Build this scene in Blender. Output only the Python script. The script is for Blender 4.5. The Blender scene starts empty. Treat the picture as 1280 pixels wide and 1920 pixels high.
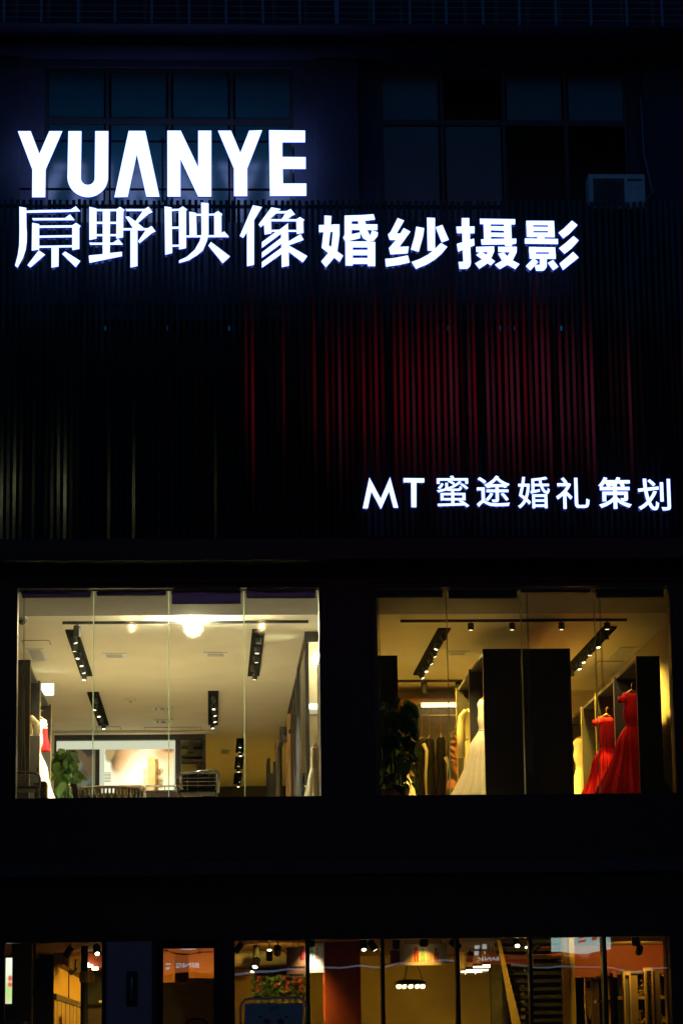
import bpy, math, random
from mathutils import Vector, Matrix
R = math.radians
S = bpy.context.scene
C = S.collection
rnd = random.Random(11)

# ------------------------------------------------------------------ camera
F = 5000.0                                   # focal length in pixels of the 1280 x 1920 photograph
CAM = Vector((0.0, -34.5, 1.6))
def cdir(u, v): return Vector(((u - 640) / F, (960 - v) / F, -1.0))
ay = cdir(395, 1965).normalized()            # straight into the shop
az = cdir(1395, 1952).cross(cdir(395, 1965)).normalized()
if az.y < 0: az = -az
ax = ay.cross(az).normalized()
M3 = Matrix((ax, ay, az))                    # camera axes -> world axes
cam = bpy.data.cameras.new('camera'); camo = bpy.data.objects.new('camera', cam); C.objects.link(camo)
cam.sensor_fit = 'VERTICAL'; cam.sensor_height = 36.0; cam.lens = 36.0 * F / 1920
cam.clip_start = 0.1; cam.clip_end = 600
camo.matrix_world = Matrix.Translation(CAM) @ M3.to_4x4()
S.camera = camo
def P(u, v, y):                              # point of the plane at depth y seen at that place
    d = M3 @ cdir(u, v); return CAM + d * ((y - CAM.y) / d.y)
def PZ(u, v, z):                             # point of the horizontal plane at height z
    d = M3 @ cdir(u, v); return CAM + d * ((z - CAM.z) / d.z)

# ------------------------------------------------------------------ dusk sky, exposure
W = bpy.data.worlds.new('World'); S.world = W; W.use_nodes = True
nt = W.node_tree; bg = nt.nodes['Background']
sky = nt.nodes.new('ShaderNodeTexSky'); sky.sky_type = 'NISHITA'; sky.sun_disc = False
sky.sun_elevation = R(2.5); sky.sun_rotation = R(30)
tint = nt.nodes.new('ShaderNodeMix'); tint.data_type = 'RGBA'; tint.blend_type = 'MULTIPLY'
tint.inputs[0].default_value = 1; tint.inputs[7].default_value = (0.0, 0.36, 1.0, 1)
nt.links.new(sky.outputs[0], tint.inputs[6]); nt.links.new(tint.outputs[2], bg.inputs[0])
bg.inputs[1].default_value = 0.09
S.view_settings.view_transform = 'Standard'; S.view_settings.look = 'None'
S.view_settings.exposure = 0; S.view_settings.gamma = 1; S.view_settings.use_curve_mapping = False
S.render.engine = 'CYCLES'
S.cycles.use_denoising = True; S.cycles.max_bounces = 10; S.cycles.transparent_max_bounces = 24
S.cycles.sample_clamp_indirect = 4; S.cycles.caustics_reflective = False; S.cycles.caustics_refractive = False

# ------------------------------------------------------------------ materials
MATS = {}
def mat(name, col, rough=0.6, metal=0.0, var=0.12, scale=8.0, bump=0.0, bscale=40.0, spec=0.5, stretch=None, emit=None, es=0.0):
    if name in MATS: return MATS[name]
    m = bpy.data.materials.new(name); m.use_nodes = True; n = m.node_tree; L = n.links
    b = n.nodes['Principled BSDF']
    b.inputs['Roughness'].default_value = rough; b.inputs['Metallic'].default_value = metal
    b.inputs['Specular IOR Level'].default_value = spec
    tc = n.nodes.new('ShaderNodeTexCoord'); mp = n.nodes.new('ShaderNodeMapping')
    if stretch: mp.inputs['Scale'].default_value = stretch
    L.new(tc.outputs['Object'], mp.inputs[0])
    nz = n.nodes.new('ShaderNodeTexNoise'); nz.inputs['Scale'].default_value = scale; nz.inputs['Detail'].default_value = 5
    L.new(mp.outputs[0], nz.inputs[0])
    r = n.nodes.new('ShaderNodeValToRGB')
    a = [max(0, c * (1 - var)) for c in col]; z = [min(1, c * (1 + var)) for c in col]
    r.color_ramp.elements[0].position = .3; r.color_ramp.elements[1].position = .7
    r.color_ramp.elements[0].color = (*a, 1); r.color_ramp.elements[1].color = (*z, 1)
    L.new(nz.outputs[0], r.inputs[0]); L.new(r.outputs[0], b.inputs['Base Color'])
    if bump:
        nb = n.nodes.new('ShaderNodeTexNoise'); nb.inputs['Scale'].default_value = bscale; nb.inputs['Detail'].default_value = 3
        L.new(mp.outputs[0], nb.inputs[0])
        bp = n.nodes.new('ShaderNodeBump'); bp.inputs['Strength'].default_value = bump; bp.inputs['Distance'].default_value = 0.02
        L.new(nb.outputs[0], bp.inputs['Height']); L.new(bp.outputs[0], b.inputs['Normal'])
    if emit:
        b.inputs['Emission Color'].default_value = (*emit, 1); b.inputs['Emission Strength'].default_value = es
    MATS[name] = m; return m
def emat(name, col, s):
    if name in MATS: return MATS[name]
    m = bpy.data.materials.new(name); m.use_nodes = True; n = m.node_tree
    for x in list(n.nodes):
        if x.type == 'BSDF_PRINCIPLED': n.nodes.remove(x)
    e = n.nodes.new('ShaderNodeEmission'); e.inputs[0].default_value = (*col, 1); e.inputs[1].default_value = s
    n.links.new(e.outputs[0], n.nodes['Material Output'].inputs[0]); MATS[name] = m; return m
def glass(name, tintc=(0.93, 0.97, 0.93), ior=1.6, rough=0.0, wav=0.0, halo=0.0):
    if name in MATS: return MATS[name]
    m = bpy.data.materials.new(name); m.use_nodes = True; n = m.node_tree; L = n.links
    for x in list(n.nodes):
        if x.type == 'BSDF_PRINCIPLED': n.nodes.remove(x)
    t = n.nodes.new('ShaderNodeBsdfTransparent'); t.inputs[0].default_value = (*tintc, 1)
    g = n.nodes.new('ShaderNodeBsdfGlossy'); g.inputs['Roughness'].default_value = rough
    f = n.nodes.new('ShaderNodeFresnel'); f.inputs[0].default_value = ior
    if wav:
        nz = n.nodes.new('ShaderNodeTexNoise'); nz.inputs['Scale'].default_value = 0.7
        bp = n.nodes.new('ShaderNodeBump'); bp.inputs['Strength'].default_value = wav; bp.inputs['Distance'].default_value = 0.01
        tc = n.nodes.new('ShaderNodeTexCoord'); L.new(tc.outputs['Object'], nz.inputs[0])
        L.new(nz.outputs[0], bp.inputs['Height']); L.new(bp.outputs[0], g.inputs['Normal'])
    tout = t.outputs[0]
    if halo:  # rough refraction mixed in to spread a halo round bright lamps
        rf = n.nodes.new('ShaderNodeBsdfRefraction'); rf.inputs['IOR'].default_value = 1.001; rf.inputs['Roughness'].default_value = 1.0; rf.inputs['Color'].default_value = (1, 1, 1, 1)
        rf.inputs['IOR'].default_value = 1.04; rf.inputs['Roughness'].default_value = .5
        dm = n.nodes.new('ShaderNodeMixShader'); dm.inputs[0].default_value = halo; L.new(t.outputs[0], dm.inputs[1]); L.new(rf.outputs[0], dm.inputs[2]); tout = dm.outputs[0]
    mx = n.nodes.new('ShaderNodeMixShader'); L.new(f.outputs[0], mx.inputs[0]); L.new(tout, mx.inputs[1]); L.new(g.outputs[0], mx.inputs[2])
    L.new(mx.outputs[0], n.nodes['Material Output'].inputs[0]); MATS[name] = m; return m
def printmat(name, base, shapes, emit=0.0, rough=0.5, lines=None):
    """flat print: soft ellipses / boxes (kind, cx, cy, rx, ry, rot, colour, softness) over a base colour, in Generated x,z"""
    if name in MATS: return MATS[name]
    m = bpy.data.materials.new(name); m.use_nodes = True; n = m.node_tree; L = n.links
    tc = n.nodes.new('ShaderNodeTexCoord')
    nz = n.nodes.new('ShaderNodeTexNoise'); nz.inputs['Scale'].default_value = 9; nz.inputs['Detail'].default_value = 3
    L.new(tc.outputs['Generated'], nz.inputs[0])
    ad = n.nodes.new('ShaderNodeMix'); ad.data_type = 'VECTOR'; ad.inputs[0].default_value = 0.035
    L.new(tc.outputs['Generated'], ad.inputs[4]); L.new(nz.outputs['Color'], ad.inputs[5])
    prev = None
    for (k, cx, cy, rx, ry, rot, col, soft) in shapes:
        mp = n.nodes.new('ShaderNodeMapping'); mp.vector_type = 'TEXTURE'
        mp.inputs['Location'].default_value = (cx, 0.5, cy); mp.inputs['Rotation'].default_value = (0, rot, 0); mp.inputs['Scale'].default_value = (rx, 1, ry)
        L.new((tc.outputs['Generated'] if k == 'b' else ad.outputs[1]), mp.inputs[0])
        sp = n.nodes.new('ShaderNodeSeparateXYZ'); L.new(mp.outputs[0], sp.inputs[0])
        mr = n.nodes.new('ShaderNodeMapRange'); mr.interpolation_type = 'SMOOTHSTEP'
        mr.inputs[1].default_value = 1 - soft; mr.inputs[2].default_value = 1 + soft; mr.inputs[3].default_value = 1; mr.inputs[4].default_value = 0
        if k == 'b':
            a1 = n.nodes.new('ShaderNodeMath'); a1.operation = 'ABSOLUTE'; a2 = n.nodes.new('ShaderNodeMath'); a2.operation = 'ABSOLUTE'
            L.new(sp.outputs[0], a1.inputs[0]); L.new(sp.outputs[2], a2.inputs[0])
            mm = n.nodes.new('ShaderNodeMath'); mm.operation = 'MAXIMUM'; L.new(a1.outputs[0], mm.inputs[0]); L.new(a2.outputs[0], mm.inputs[1])
        else:
            cb = n.nodes.new('ShaderNodeCombineXYZ'); L.new(sp.outputs[0], cb.inputs[0]); L.new(sp.outputs[2], cb.inputs[1])
            mm = n.nodes.new('ShaderNodeVectorMath'); mm.operation = 'LENGTH'; L.new(cb.outputs[0], mm.inputs[0])
        L.new(mm.outputs['Value'] if k != 'b' else mm.outputs[0], mr.inputs[0])
        mx = n.nodes.new('ShaderNodeMix'); mx.data_type = 'RGBA'
        L.new(mr.outputs[0], mx.inputs[0])
        if prev is None: mx.inputs[6].default_value = (*base, 1)
        else: L.new(prev, mx.inputs[6])
        mx.inputs[7].default_value = (*col, 1); prev = mx.outputs[2]
    b = n.nodes['Principled BSDF']; b.inputs['Roughness'].default_value = rough
    if emit: b.inputs['Base Color'].default_value = (.03, .03, .03, 1)
    elif prev is None: b.inputs['Base Color'].default_value = (*base, 1)
    else: L.new(prev, b.inputs['Base Color'])
    if emit:
        if prev is None: b.inputs['Emission Color'].default_value = (*base, 1)
        else: L.new(prev, b.inputs['Emission Color'])
        b.inputs['Emission Strength'].default_value = emit
    MATS[name] = m; return m

M = dict(
    wall=mat('painted render', (0.05, 0.06, 0.10), .8, var=.25, scale=1.2, bump=.15),
    fascia=mat('black fascia panel', (0.012, 0.012, 0.014), .35, var=.3, scale=2),
    alu=mat('dark window aluminium', (0.05, 0.05, 0.055), .4, .4),
    rail=mat('blue grey railing paint', (0.20, 0.26, 0.36), .45),
    slat=mat('black lacquered slat', (0.010, 0.010, 0.012), .09, var=.3, bump=.07, bscale=2.5, stretch=(1, 1, .5)),
    slatcap=mat('pale slat bracket', (0.5, 0.5, 0.5), .4, .6),
    white=mat('white enamel', (0.75, 0.76, 0.76), .6),
    grille=mat('dark grille', (0.10, 0.10, 0.11), .6),
    ceil=mat('cream ceiling paint', (0.80, 0.75, 0.62), .85, var=.05, scale=1.5),
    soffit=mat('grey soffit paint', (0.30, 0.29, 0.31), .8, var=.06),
    floor=mat('pale stone floor', (0.62, 0.56, 0.45), .35, var=.08, scale=3),
    cream=mat('cream wall paint', (0.62, 0.52, 0.34), .8, var=.06),
    black=mat('matt black metal', (0.012, 0.012, 0.012), .5),
    blackwood=mat('black stained board', (0.018, 0.016, 0.013), .4, var=.3, scale=5, stretch=(1, 1, .1)),
    edge=mat('brass edge strip', (0.45, 0.33, 0.13), .35, .6),
    wood=mat('honey wood', (0.42, 0.24, 0.08), .5, var=.3, scale=6, stretch=(6, 6, .6)),
    steel=mat('polished steel tube', (0.5, 0.48, 0.44), .25, 1.0),
    darksteel=mat('dark steel tube', (0.10, 0.10, 0.11), .35, .9),
    blind=mat('violet grey blind cloth', (0.11, 0.09, 0.34), .7, var=.2, scale=20),
    leaf=mat('glossy leaf', (0.034, 0.080, 0.014), .4, var=.4, scale=12),
    leafb=mat('pale leaf', (0.05, 0.10, 0.02), .4, var=.4, scale=12),
    pot=mat('terracotta pot', (0.30, 0.14, 0.07), .7),
    ivory=mat('ivory tulle', (0.80, 0.72, 0.52), .8, var=.07, scale=30),
    red=mat('red satin', (0.40, 0.004, 0.006), .85, var=.15, scale=14, spec=.08, bump=.3, bscale=25),
    redlace=mat('dark red lace', (0.34, 0.006, 0.008), .85, spec=.1, var=.6, scale=70, bump=.4, bscale=120),
    blackcloth=mat('black velvet', (0.016, 0.013, 0.010), .9, spec=.1, var=.4, scale=20),
    charcoal=mat('brown black cushion cloth', (0.035, 0.022, 0.02), .9, var=.3, scale=40),
    tan=mat('tan cushion cloth', (0.42, 0.30, 0.14), .9, var=.15, scale=40),
    concrete=mat('rough concrete', (0.22, 0.19, 0.13), .85, var=.35, scale=5, bump=.5, bscale=14),
    olive=mat('ochre wall plaster', (0.40, 0.27, 0.045), .8, var=.14, scale=2.2),
    brown=mat('red brown wall paint', (0.42, 0.07, 0.018), .6, var=.12, scale=2),
    lilac=mat('grey lilac wall tile', (0.50, 0.25, 0.26), .4, var=.12, scale=3),
    asphalt=mat('asphalt', (0.05, 0.05, 0.052), .85, var=.3, scale=12, bump=.3),
    paving=mat('grey paving', (0.22, 0.21, 0.2), .8, var=.2, scale=4),
    bronze=mat('dark bronze', (0.06, 0.04, 0.02), .35, .8),
    gold=mat('gilt metal', (0.75, 0.5, 0.12), .3, .9),
    duct=mat('pale duct', (0.55, 0.5, 0.42), .5),
    stone=mat('dark slate cladding', (0.03, 0.025, 0.018), .6, var=.4, scale=4, bump=.5, bscale=20),
    darkwall=mat('blue black wall', (0.03, 0.035, 0.04), .5, var=.3, scale=3),
    oblock=mat('opposite facade', (0.10, 0.09, 0.09), .8, var=.2, scale=1),
    paper=mat('notice paper', (0.62, 0.52, 0.36), .8, var=.05),
    ink=mat('printing ink', (0.03, 0.025, 0.025), .7),
    figred=mat('red print', (0.5, 0.03, 0.02), .7), figteal=mat('teal print', (0.14, 0.26, 0.24), .7), figpink=mat('pink print', (0.48, 0.28, 0.22), .7),
    pink=mat('pink print ink', (0.42, 0.10, 0.14), .7), lilpaper=mat('lilac poster paper', (0.62, 0.46, 0.40), .6, var=.04),
    petal=mat('red petal', (0.16, 0.008, 0.012), .6), petalw=mat('pink petal', (0.75, 0.35, 0.25), .6),
)
M['glass'] = glass('clear pane', halo=.012)
M['inglass'] = glass('partition pane')
def gedge():
    m = bpy.data.materials.new('green glass edge'); m.use_nodes = True; n = m.node_tree
    b = n.nodes['Principled BSDF']; n.nodes.remove(b)
    t = n.nodes.new('ShaderNodeBsdfTranslucent'); t.inputs[0].default_value = (.72, .86, .62, 1)
    g = n.nodes.new('ShaderNodeBsdfTransparent'); g.inputs[0].default_value = (.8, .95, .8, 1)
    x = n.nodes.new('ShaderNodeMixShader'); x.inputs[0].default_value = .35
    n.links.new(t.outputs[0], x.inputs[1]); n.links.new(g.outputs[0], x.inputs[2]); n.links.new(x.outputs[0], n.nodes['Material Output'].inputs[0]); return m
M['gedge'] = gedge()
def translucent(m, amount, col):
    n = m.node_tree; b = n.nodes['Principled BSDF']; t = n.nodes.new('ShaderNodeBsdfTranslucent'); t.inputs[0].default_value = (*col, 1)
    x = n.nodes.new('ShaderNodeMixShader'); x.inputs[0].default_value = amount
    n.links.new(b.outputs[0], x.inputs[1]); n.links.new(t.outputs[0], x.inputs[2]); n.links.new(x.outputs[0], n.nodes['Material Output'].inputs[0])
translucent(M['blind'], .5, (.20, .16, .36)); translucent(M['leaf'], .3, (.06, .13, .012)); translucent(M['leafb'], .3, (.09, .15, .02)); translucent(M['ivory'], .25, (.8, .7, .5))
M['shopglass'] = glass('shop pane', ior=1.75, wav=.25)
M['teal'] = mat('teal tinted pane', (0.01, 0.05, 0.06), .2, spec=.9, var=.25, scale=1.5)
M['dull'] = mat('dull black board', (0.010, 0.010, 0.010), .95, spec=.0)
M['curtain'] = mat('curtained pane', (0.02, 0.09, 0.11), .6, spec=.1, var=.2)
M['lamp'] = emat('lit lamp lens', (1.0, 0.86, 0.58), 10)
M['lampdim'] = emat('dim lamp lens', (1.0, 0.80, 0.45), 3)
M['letter'] = emat('letter face', (0.32, 0.44, 1.0), 3.3)
M['letterside'] = emat('letter side', (0.01, 0.02, 0.9), 0.35)  # weak blue glow on the sides imitates the halo round the letters
WARM = (1.0, 0.70, 0.32)
WARMER = (1.0, 0.60, 0.085)

# ------------------------------------------------------------------ mesh building
class MB:
    def __init__(s): s.v = []; s.f = []; s.m = []; s.mi = 0
    def quad(s, *pts):
        i = len(s.v); s.v += [tuple(p) for p in pts]; s.f.append(tuple(range(i, i + len(pts)))); s.m.append(s.mi); return s
    def hexa(s, p):                                   # eight corners: bottom 0-3, top 4-7
        i = len(s.v); s.v += [tuple(q) for q in p]
        for f in ((3, 2, 1, 0), (4, 5, 6, 7), (0, 1, 5, 4), (1, 2, 6, 5), (2, 3, 7, 6), (3, 0, 4, 7)):
            s.f.append(tuple(i + k for k in f)); s.m.append(s.mi)
        return s
    def box(s, x0, x1, y0, y1, z0, z1):
        x0, x1 = min(x0, x1), max(x0, x1); y0, y1 = min(y0, y1), max(y0, y1); z0, z1 = min(z0, z1), max(z0, z1)
        return s.hexa([(x0, y0, z0), (x1, y0, z0), (x1, y1, z0), (x0, y1, z0), (x0, y0, z1), (x1, y0, z1), (x1, y1, z1), (x0, y1, z1)])
    def tube(s, path, r, n=8, closed=False, r1=None):
        path = [Vector(p) for p in path]; k = len(path); rings = []
        up = None
        for i, p in enumerate(path):
            if closed: t = (path[(i + 1) % k] - path[i - 1]).normalized()
            else: t = (path[min(i + 1, k - 1)] - path[max(i - 1, 0)]).normalized()
            if up is None or abs(up.dot(t)) > .98:
                up = Vector((0, 0, 1)) if abs(t.z) < .9 else Vector((0, 1, 0))
            a = t.cross(up).normalized(); b = a.cross(t).normalized(); up = b
            rr = r if r1 is None else r + (r1 - r) * i / max(1, k - 1)
            i0 = len(s.v)
            for j in range(n):
                q = 2 * math.pi * j / n; s.v.append(tuple(p + a * math.cos(q) * rr + b * math.sin(q) * rr))
            rings.append(i0)
        pairs = list(zip(rings, rings[1:])) + ([(rings[-1], rings[0])] if closed else [])
        for a0, b0 in pairs:
            for j in range(n):
                s.f.append((a0 + j, a0 + (j + 1) % n, b0 + (j + 1) % n, b0 + j)); s.m.append(s.mi)
        if not closed:
            s.f.append(tuple(rings[0] + j for j in reversed(range(n)))); s.m.append(s.mi)
            s.f.append(tuple(rings[-1] + j for j in range(n))); s.m.append(s.mi)
        return s
    def lathe(s, prof, cx, cy, n=20, ripple=None, sx=1, sy=1, rot=0, cap=True):   # prof: (radius, z)
        rings = []
        for (r, z) in prof:
            i0 = len(s.v)
            for j in range(n):
                q = 2 * math.pi * j / n; rr = r * (ripple(q, z) if ripple else 1)
                a, b = rr * math.cos(q) * sx, rr * math.sin(q) * sy
                s.v.append((cx + a * math.cos(rot) - b * math.sin(rot), cy + a * math.sin(rot) + b * math.cos(rot), z))
            rings.append(i0)
        for a0, b0 in zip(rings, rings[1:]):
            for j in range(n):
                s.f.append((a0 + j, b0 + j, b0 + (j + 1) % n, a0 + (j + 1) % n)); s.m.append(s.mi)
        if cap:
            s.f.append(tuple(rings[0] + j for j in range(n))); s.m.append(s.mi)
            s.f.append(tuple(rings[-1] + j for j in reversed(range(n)))); s.m.append(s.mi)
        return s
    def poly(s, pts, y0, y1, sidemat=None):           # outline in x,z: front face at y0, back at y1
        n = len(pts); i = len(s.v); area = sum(pts[k][0] * pts[(k + 1) % n][1] - pts[(k + 1) % n][0] * pts[k][1] for k in range(n))
        if area < 0: pts = pts[::-1]
        s.v += [(p[0], y0, p[1]) for p in pts] + [(p[0], y1, p[1]) for p in pts]
        s.f.append(tuple(range(i, i + n))); s.m.append(s.mi)
        s.f.append(tuple(range(i + 2 * n - 1, i + n - 1, -1))); s.m.append(s.mi)
        for k in range(n):
            s.f.append((i + k, i + n + k, i + n + (k + 1) % n, i + (k + 1) % n)); s.m.append(s.mi if sidemat is None else sidemat)
        return s
    def build(s, name, m, parent=None, smooth=False, bevel=0, origin=None):
        o0 = Vector(origin) if origin is not None else (root_loc(parent) if parent else Vector((0, 0, 0)))
        me = bpy.data.meshes.new(name)
        me.from_pydata([(v[0] - o0.x, v[1] - o0.y, v[2] - o0.z) for v in s.v], [], s.f)
        for k in (m if isinstance(m, (list, tuple)) else [m]): me.materials.append(k)
        for p, i in zip(me.polygons, s.m): p.material_index = i; p.use_smooth = smooth
        o = bpy.data.objects.new(name, me); C.objects.link(o)
        if parent: o.parent = parent
        elif origin is not None: o.location = o0
        if bevel:
            b = o.modifiers.new('bevel', 'BEVEL'); b.width = bevel; b.segments = 2; b.limit_method = 'ANGLE'
        return o
def root_loc(o):
    while o.parent: o = o.parent
    return o.location.copy()
def tag(o, label, cat, group=None):
    o['label'] = label; o['category'] = cat
    if group: o['group'] = group
    return o
def thing(name, label, cat, loc, group=None):
    e = bpy.data.objects.new(name, None); C.objects.link(e); e.location = loc; e.empty_display_size = .2
    return tag(e, label, cat, group)
def struct(o): o['kind'] = 'structure'; return o
def dup(o, parent, loc, rot=None, name=None):
    c = o.copy(); C.objects.link(c); c.parent = parent; c.location = loc
    if rot is not None: c.rotation_euler = rot
    return c
def holes_wall(x0, x1, z0, z1, y0, y1, holes):
    xs = sorted({x0, x1, *[h[0] for h in holes], *[h[1] for h in holes]}); zs = sorted({z0, z1, *[h[2] for h in holes], *[h[3] for h in holes]})
    mb = MB()
    for a, b in zip(zs, zs[1:]):
        run = None
        for c, d in zip(xs, xs[1:]):
            cx, cz = (c + d) / 2, (a + b) / 2
            solid = not any(h[0] < cx < h[1] and h[2] < cz < h[3] for h in holes)
            if solid: run = [run[0], d] if run else [c, d]
            if (not solid or d == xs[-1]) and run: mb.box(run[0], run[1], y0, y1, a, b); run = None
    return mb
def rect(u0, v0, u1, v1, y):                  # photograph rectangle -> x0,x1,z0,z1 at depth y
    a, b, c, d = P(u0, v0, y), P(u1, v0, y), P(u1, v1, y), P(u0, v1, y)
    return ((a.x + d.x) / 2, (b.x + c.x) / 2, (c.z + d.z) / 2, (a.z + b.z) / 2)
def spot(parent, loc, aim, energy, angle=80, col=WARM, blend=.7, radius=.04):
    l = bpy.data.lights.new('lamp_light', 'SPOT'); l.energy = energy; l.color = col; l.spot_size = R(angle); l.spot_blend = blend; l.shadow_soft_size = radius
    o = bpy.data.objects.new('lamp_light', l); C.objects.link(o); o.parent = parent
    o.location = Vector(loc) - root_loc(parent); o.rotation_euler = Vector(aim).to_track_quat('-Z', 'Y').to_euler(); return o
def point(parent, loc, energy, col=WARM, radius=.06):
    l = bpy.data.lights.new('lamp_light', 'POINT'); l.energy = energy; l.color = col; l.shadow_soft_size = radius
    o = bpy.data.objects.new('lamp_light', l); C.objects.link(o); o.parent = parent; o.location = Vector(loc) - root_loc(parent); return o

# ================================================================== the setting
X0, X1 = -7.0, 11.0
struct(MB().box(-90, 90, -44, 34, -.30, -.12).build('ground', M['asphalt']))
struct(MB().box(-60, 60, -30, -3.2, -.12, -.116).build('road', mat('road asphalt', (0.045, 0.045, 0.048), .7, var=.3, scale=9, bump=.3)))
struct(MB().box(-60, 60, -3.2, -.02, -.12, .03).build('pavement', M['paving'], bevel=.02))
struct(MB().box(-60, 60, -46, -30.5, -.119, .02).build('pavement_opposite', M['paving'], bevel=.02))

# levels
zsill = P(316, 1497, .1).z; ztop = P(316, 1105, .1).z
ZC = ztop + .14                                # showroom ceiling
ZF = zsill - .16                               # showroom floor
gtop = P(640, 1762, .1).z                      # shopfront head
GC = gtop + .10                                # ground floor ceiling
zl0, zl1 = P(640, 1017, -.5).z, P(640, 378, -.5).z
zbal = P(640, 68, -.9).z
W1 = rect(33, 1105, 599, 1497, .1); W2 = rect(700, 1104, 1257, 1491, .1)
zsl, zsl1 = (W1[2] + W2[2]) / 2, (W1[3] + W2[3]) / 2
W1 = (W1[0], W1[1], zsl, zsl1); W2 = (W2[0], W2[1], zsl, zsl1)

bld = thing('shop_building', 'dark multi-storey shop building with two lit showroom windows and a glazed ground floor', 'building', (0, 0, 0))
# upper storeys
U1 = rect(84, 126, 551, 420, 0); U2 = rect(713, 128, 1178, 420, 0)
U2 = (U2[0], U2[1], U1[2], U1[3])
T1 = rect(84, 600, 551, 900, 0); T2 = rect(713, 600, 1178, 900, 0); T2 = (T2[0], T2[1], T1[2], T1[3])
zfas = P(640, 1021, 0).z
holes_wall(X0, X1, zfas, zbal + .2, 0, .25, [U1, U2, T1, T2]).build('wall', M['wall'], bld)
for (u0, u1) in ((-90, 40), (590, 672), (1206, 1330)):
    a, b = P(u0, 240, -.12), P(u1, 240, -.12)
    MB().box(a.x, b.x, -.12, -.002, zl0, zbal).build('pilaster', M['wall'], bld, bevel=.01)
MB().box(X0, X1, -.5, .25, zbal + .002, zbal + .14).build('ledge', M['wall'], bld, bevel=.015)
def upper_window(r, rows, dark=(), pm='teal'):
    x0, x1, z0, z1 = r
    w = MB(); t = .045
    w.box(x0, x1, .05, .13, z1 - t, z1).box(x0, x1, .05, .13, z0, z0 + t)
    w.box(x0, x0 + t, .052, .128, z0 + t, z1 - t).box(x1 - t, x1, .052, .128, z0 + t, z1 - t)
    n = 4; zt = z1 - (z1 - z0) * rows
    w.box(x0 + t, x1 - t, .054, .126, zt - .04, zt + .04)
    for k in range(1, n):
        xm = x0 + (x1 - x0) * k / n; w.box(xm - .025, xm + .025, .056, .124, z0 + t, z1 - t)
    f = w.build('window', M['alu'], bld)
    for k in range(n):
        for j, (za, zb) in enumerate(((zt + .045, z1 - t - .004), (z0 + t + .004, zt - .045))):
            xa, xb = x0 + (x1 - x0) * k / n + .05, x0 + (x1 - x0) * (k + 1) / n - .05
            if (j, k) in dark: continue
            dy = rnd.uniform(-.004, .004)
            MB().box(xa, xb, .085 + dy, .095 + dy, za, zb).build('pane', M[pm], f)
    MB().box(x0 - .1, x1 + .1, .9, 1.0, z0 - .1, z1 + .1).build('room_backing', M['black'], bld)
upper_window(U1, .34)
upper_window(U2, .34, dark=((0, 1), (1, 2), (1, 3)))
upper_window(T1, .32, dark=((1, 2),), pm='curtain'); upper_window(T2, .32, dark=((1, 2),), pm='curtain')
# fascia, showroom wall, canopy band, ground floor piers
zcan0, zcan1 = P(640, 1640, -.3).z, P(640, 1612, -.3).z
holes_wall(X0, X1, zcan1, zfas, -.05, .22, [W1, W2]).build('wall', M['fascia'], bld)
MB().box(X0, X1, -.56, -.052, zfas - .30, zfas - .02).build('fascia', M['fascia'], bld, bevel=.01)
MB().box(X0, X1, -.34, .22, zcan0, zcan1 - .002).build('canopy_ledge', mat('dark ledge metal', (0.03, 0.035, 0.045), .35), bld, bevel=.01)
gwin = [(10, 192), (440, 573), (580, 713), (720, 853), (860, 990), (996, 1128), (1135, 1254)]
gx = [(P(a, 1830, .1).x, P(b, 1830, .1).x) for a, b in gwin]
dx0, dx1 = P(296, 1830, .1).x, P(416, 1830, .1).x
gh = [(a, b, .15, gtop) for a, b in gx] + [(dx0, dx1, .05, gtop)]
holes_wall(X0, X1, -.1, zcan0 - .002, -.02, .2, gh).build('wall', M['fascia'], bld)
MB().box(P(200, 1830, -.05).x, P(285, 1830, -.05).x, -.05, -.021, .03, gtop).build('wall_panel', M['lilac'], bld, bevel=.006)
xs_ = X0
while xs_ < X1 - .1:
    o_ = MB().box(xs_ + .004, xs_ + 1.196, -.064 - .001 * rnd.random(), -.0505, zcan1 + .02, zsl - .06).build('cladding_panel', M['fascia'], bld, bevel=.003)
    MB().box(xs_ + .004, xs_ + 1.196, -.034, -.0205, gtop + .07, zcan0 - .02).build('cladding_panel', M['fascia'], bld, bevel=.003)
    xs_ += 1.2
# recessed reveal strip round each showroom window, panes with bright glass edges
for Wn in (W1, W2):
    f = MB(); t = .03; x0, x1, z0, z1 = Wn
    f.box(x0 - .09, x1 + .09, -.085, -.052, z1 + .06, z1 + .10).box(x0 - .09, x0 - .05, -.083, -.052, z0 - .02, z1 + .058).box(x1 + .05, x1 + .09, -.083, -.052, z0 - .02, z1 + .058)
    win = f.build('window', mat('bronze reveal trim', (0.05, 0.035, 0.025), .4, .3), bld)
    n = 4
    for k in range(n):
        xa, xb = x0 + (x1 - x0) * k / n, x0 + (x1 - x0) * (k + 1) / n
        MB().box(xa + .012, xb - .012, .095, .105, z0, z1).build('pane', M['glass'], win)
        if k:
            MB().box(xa - .0075, xa + .0075, .09, .112, z0, z1).build('glass_edge', M['gedge'], win)
    MB().box(x0, x1, .088, .115, z1 - .018, z1 - .001).build('head_channel', M['steel'], win)
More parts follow.
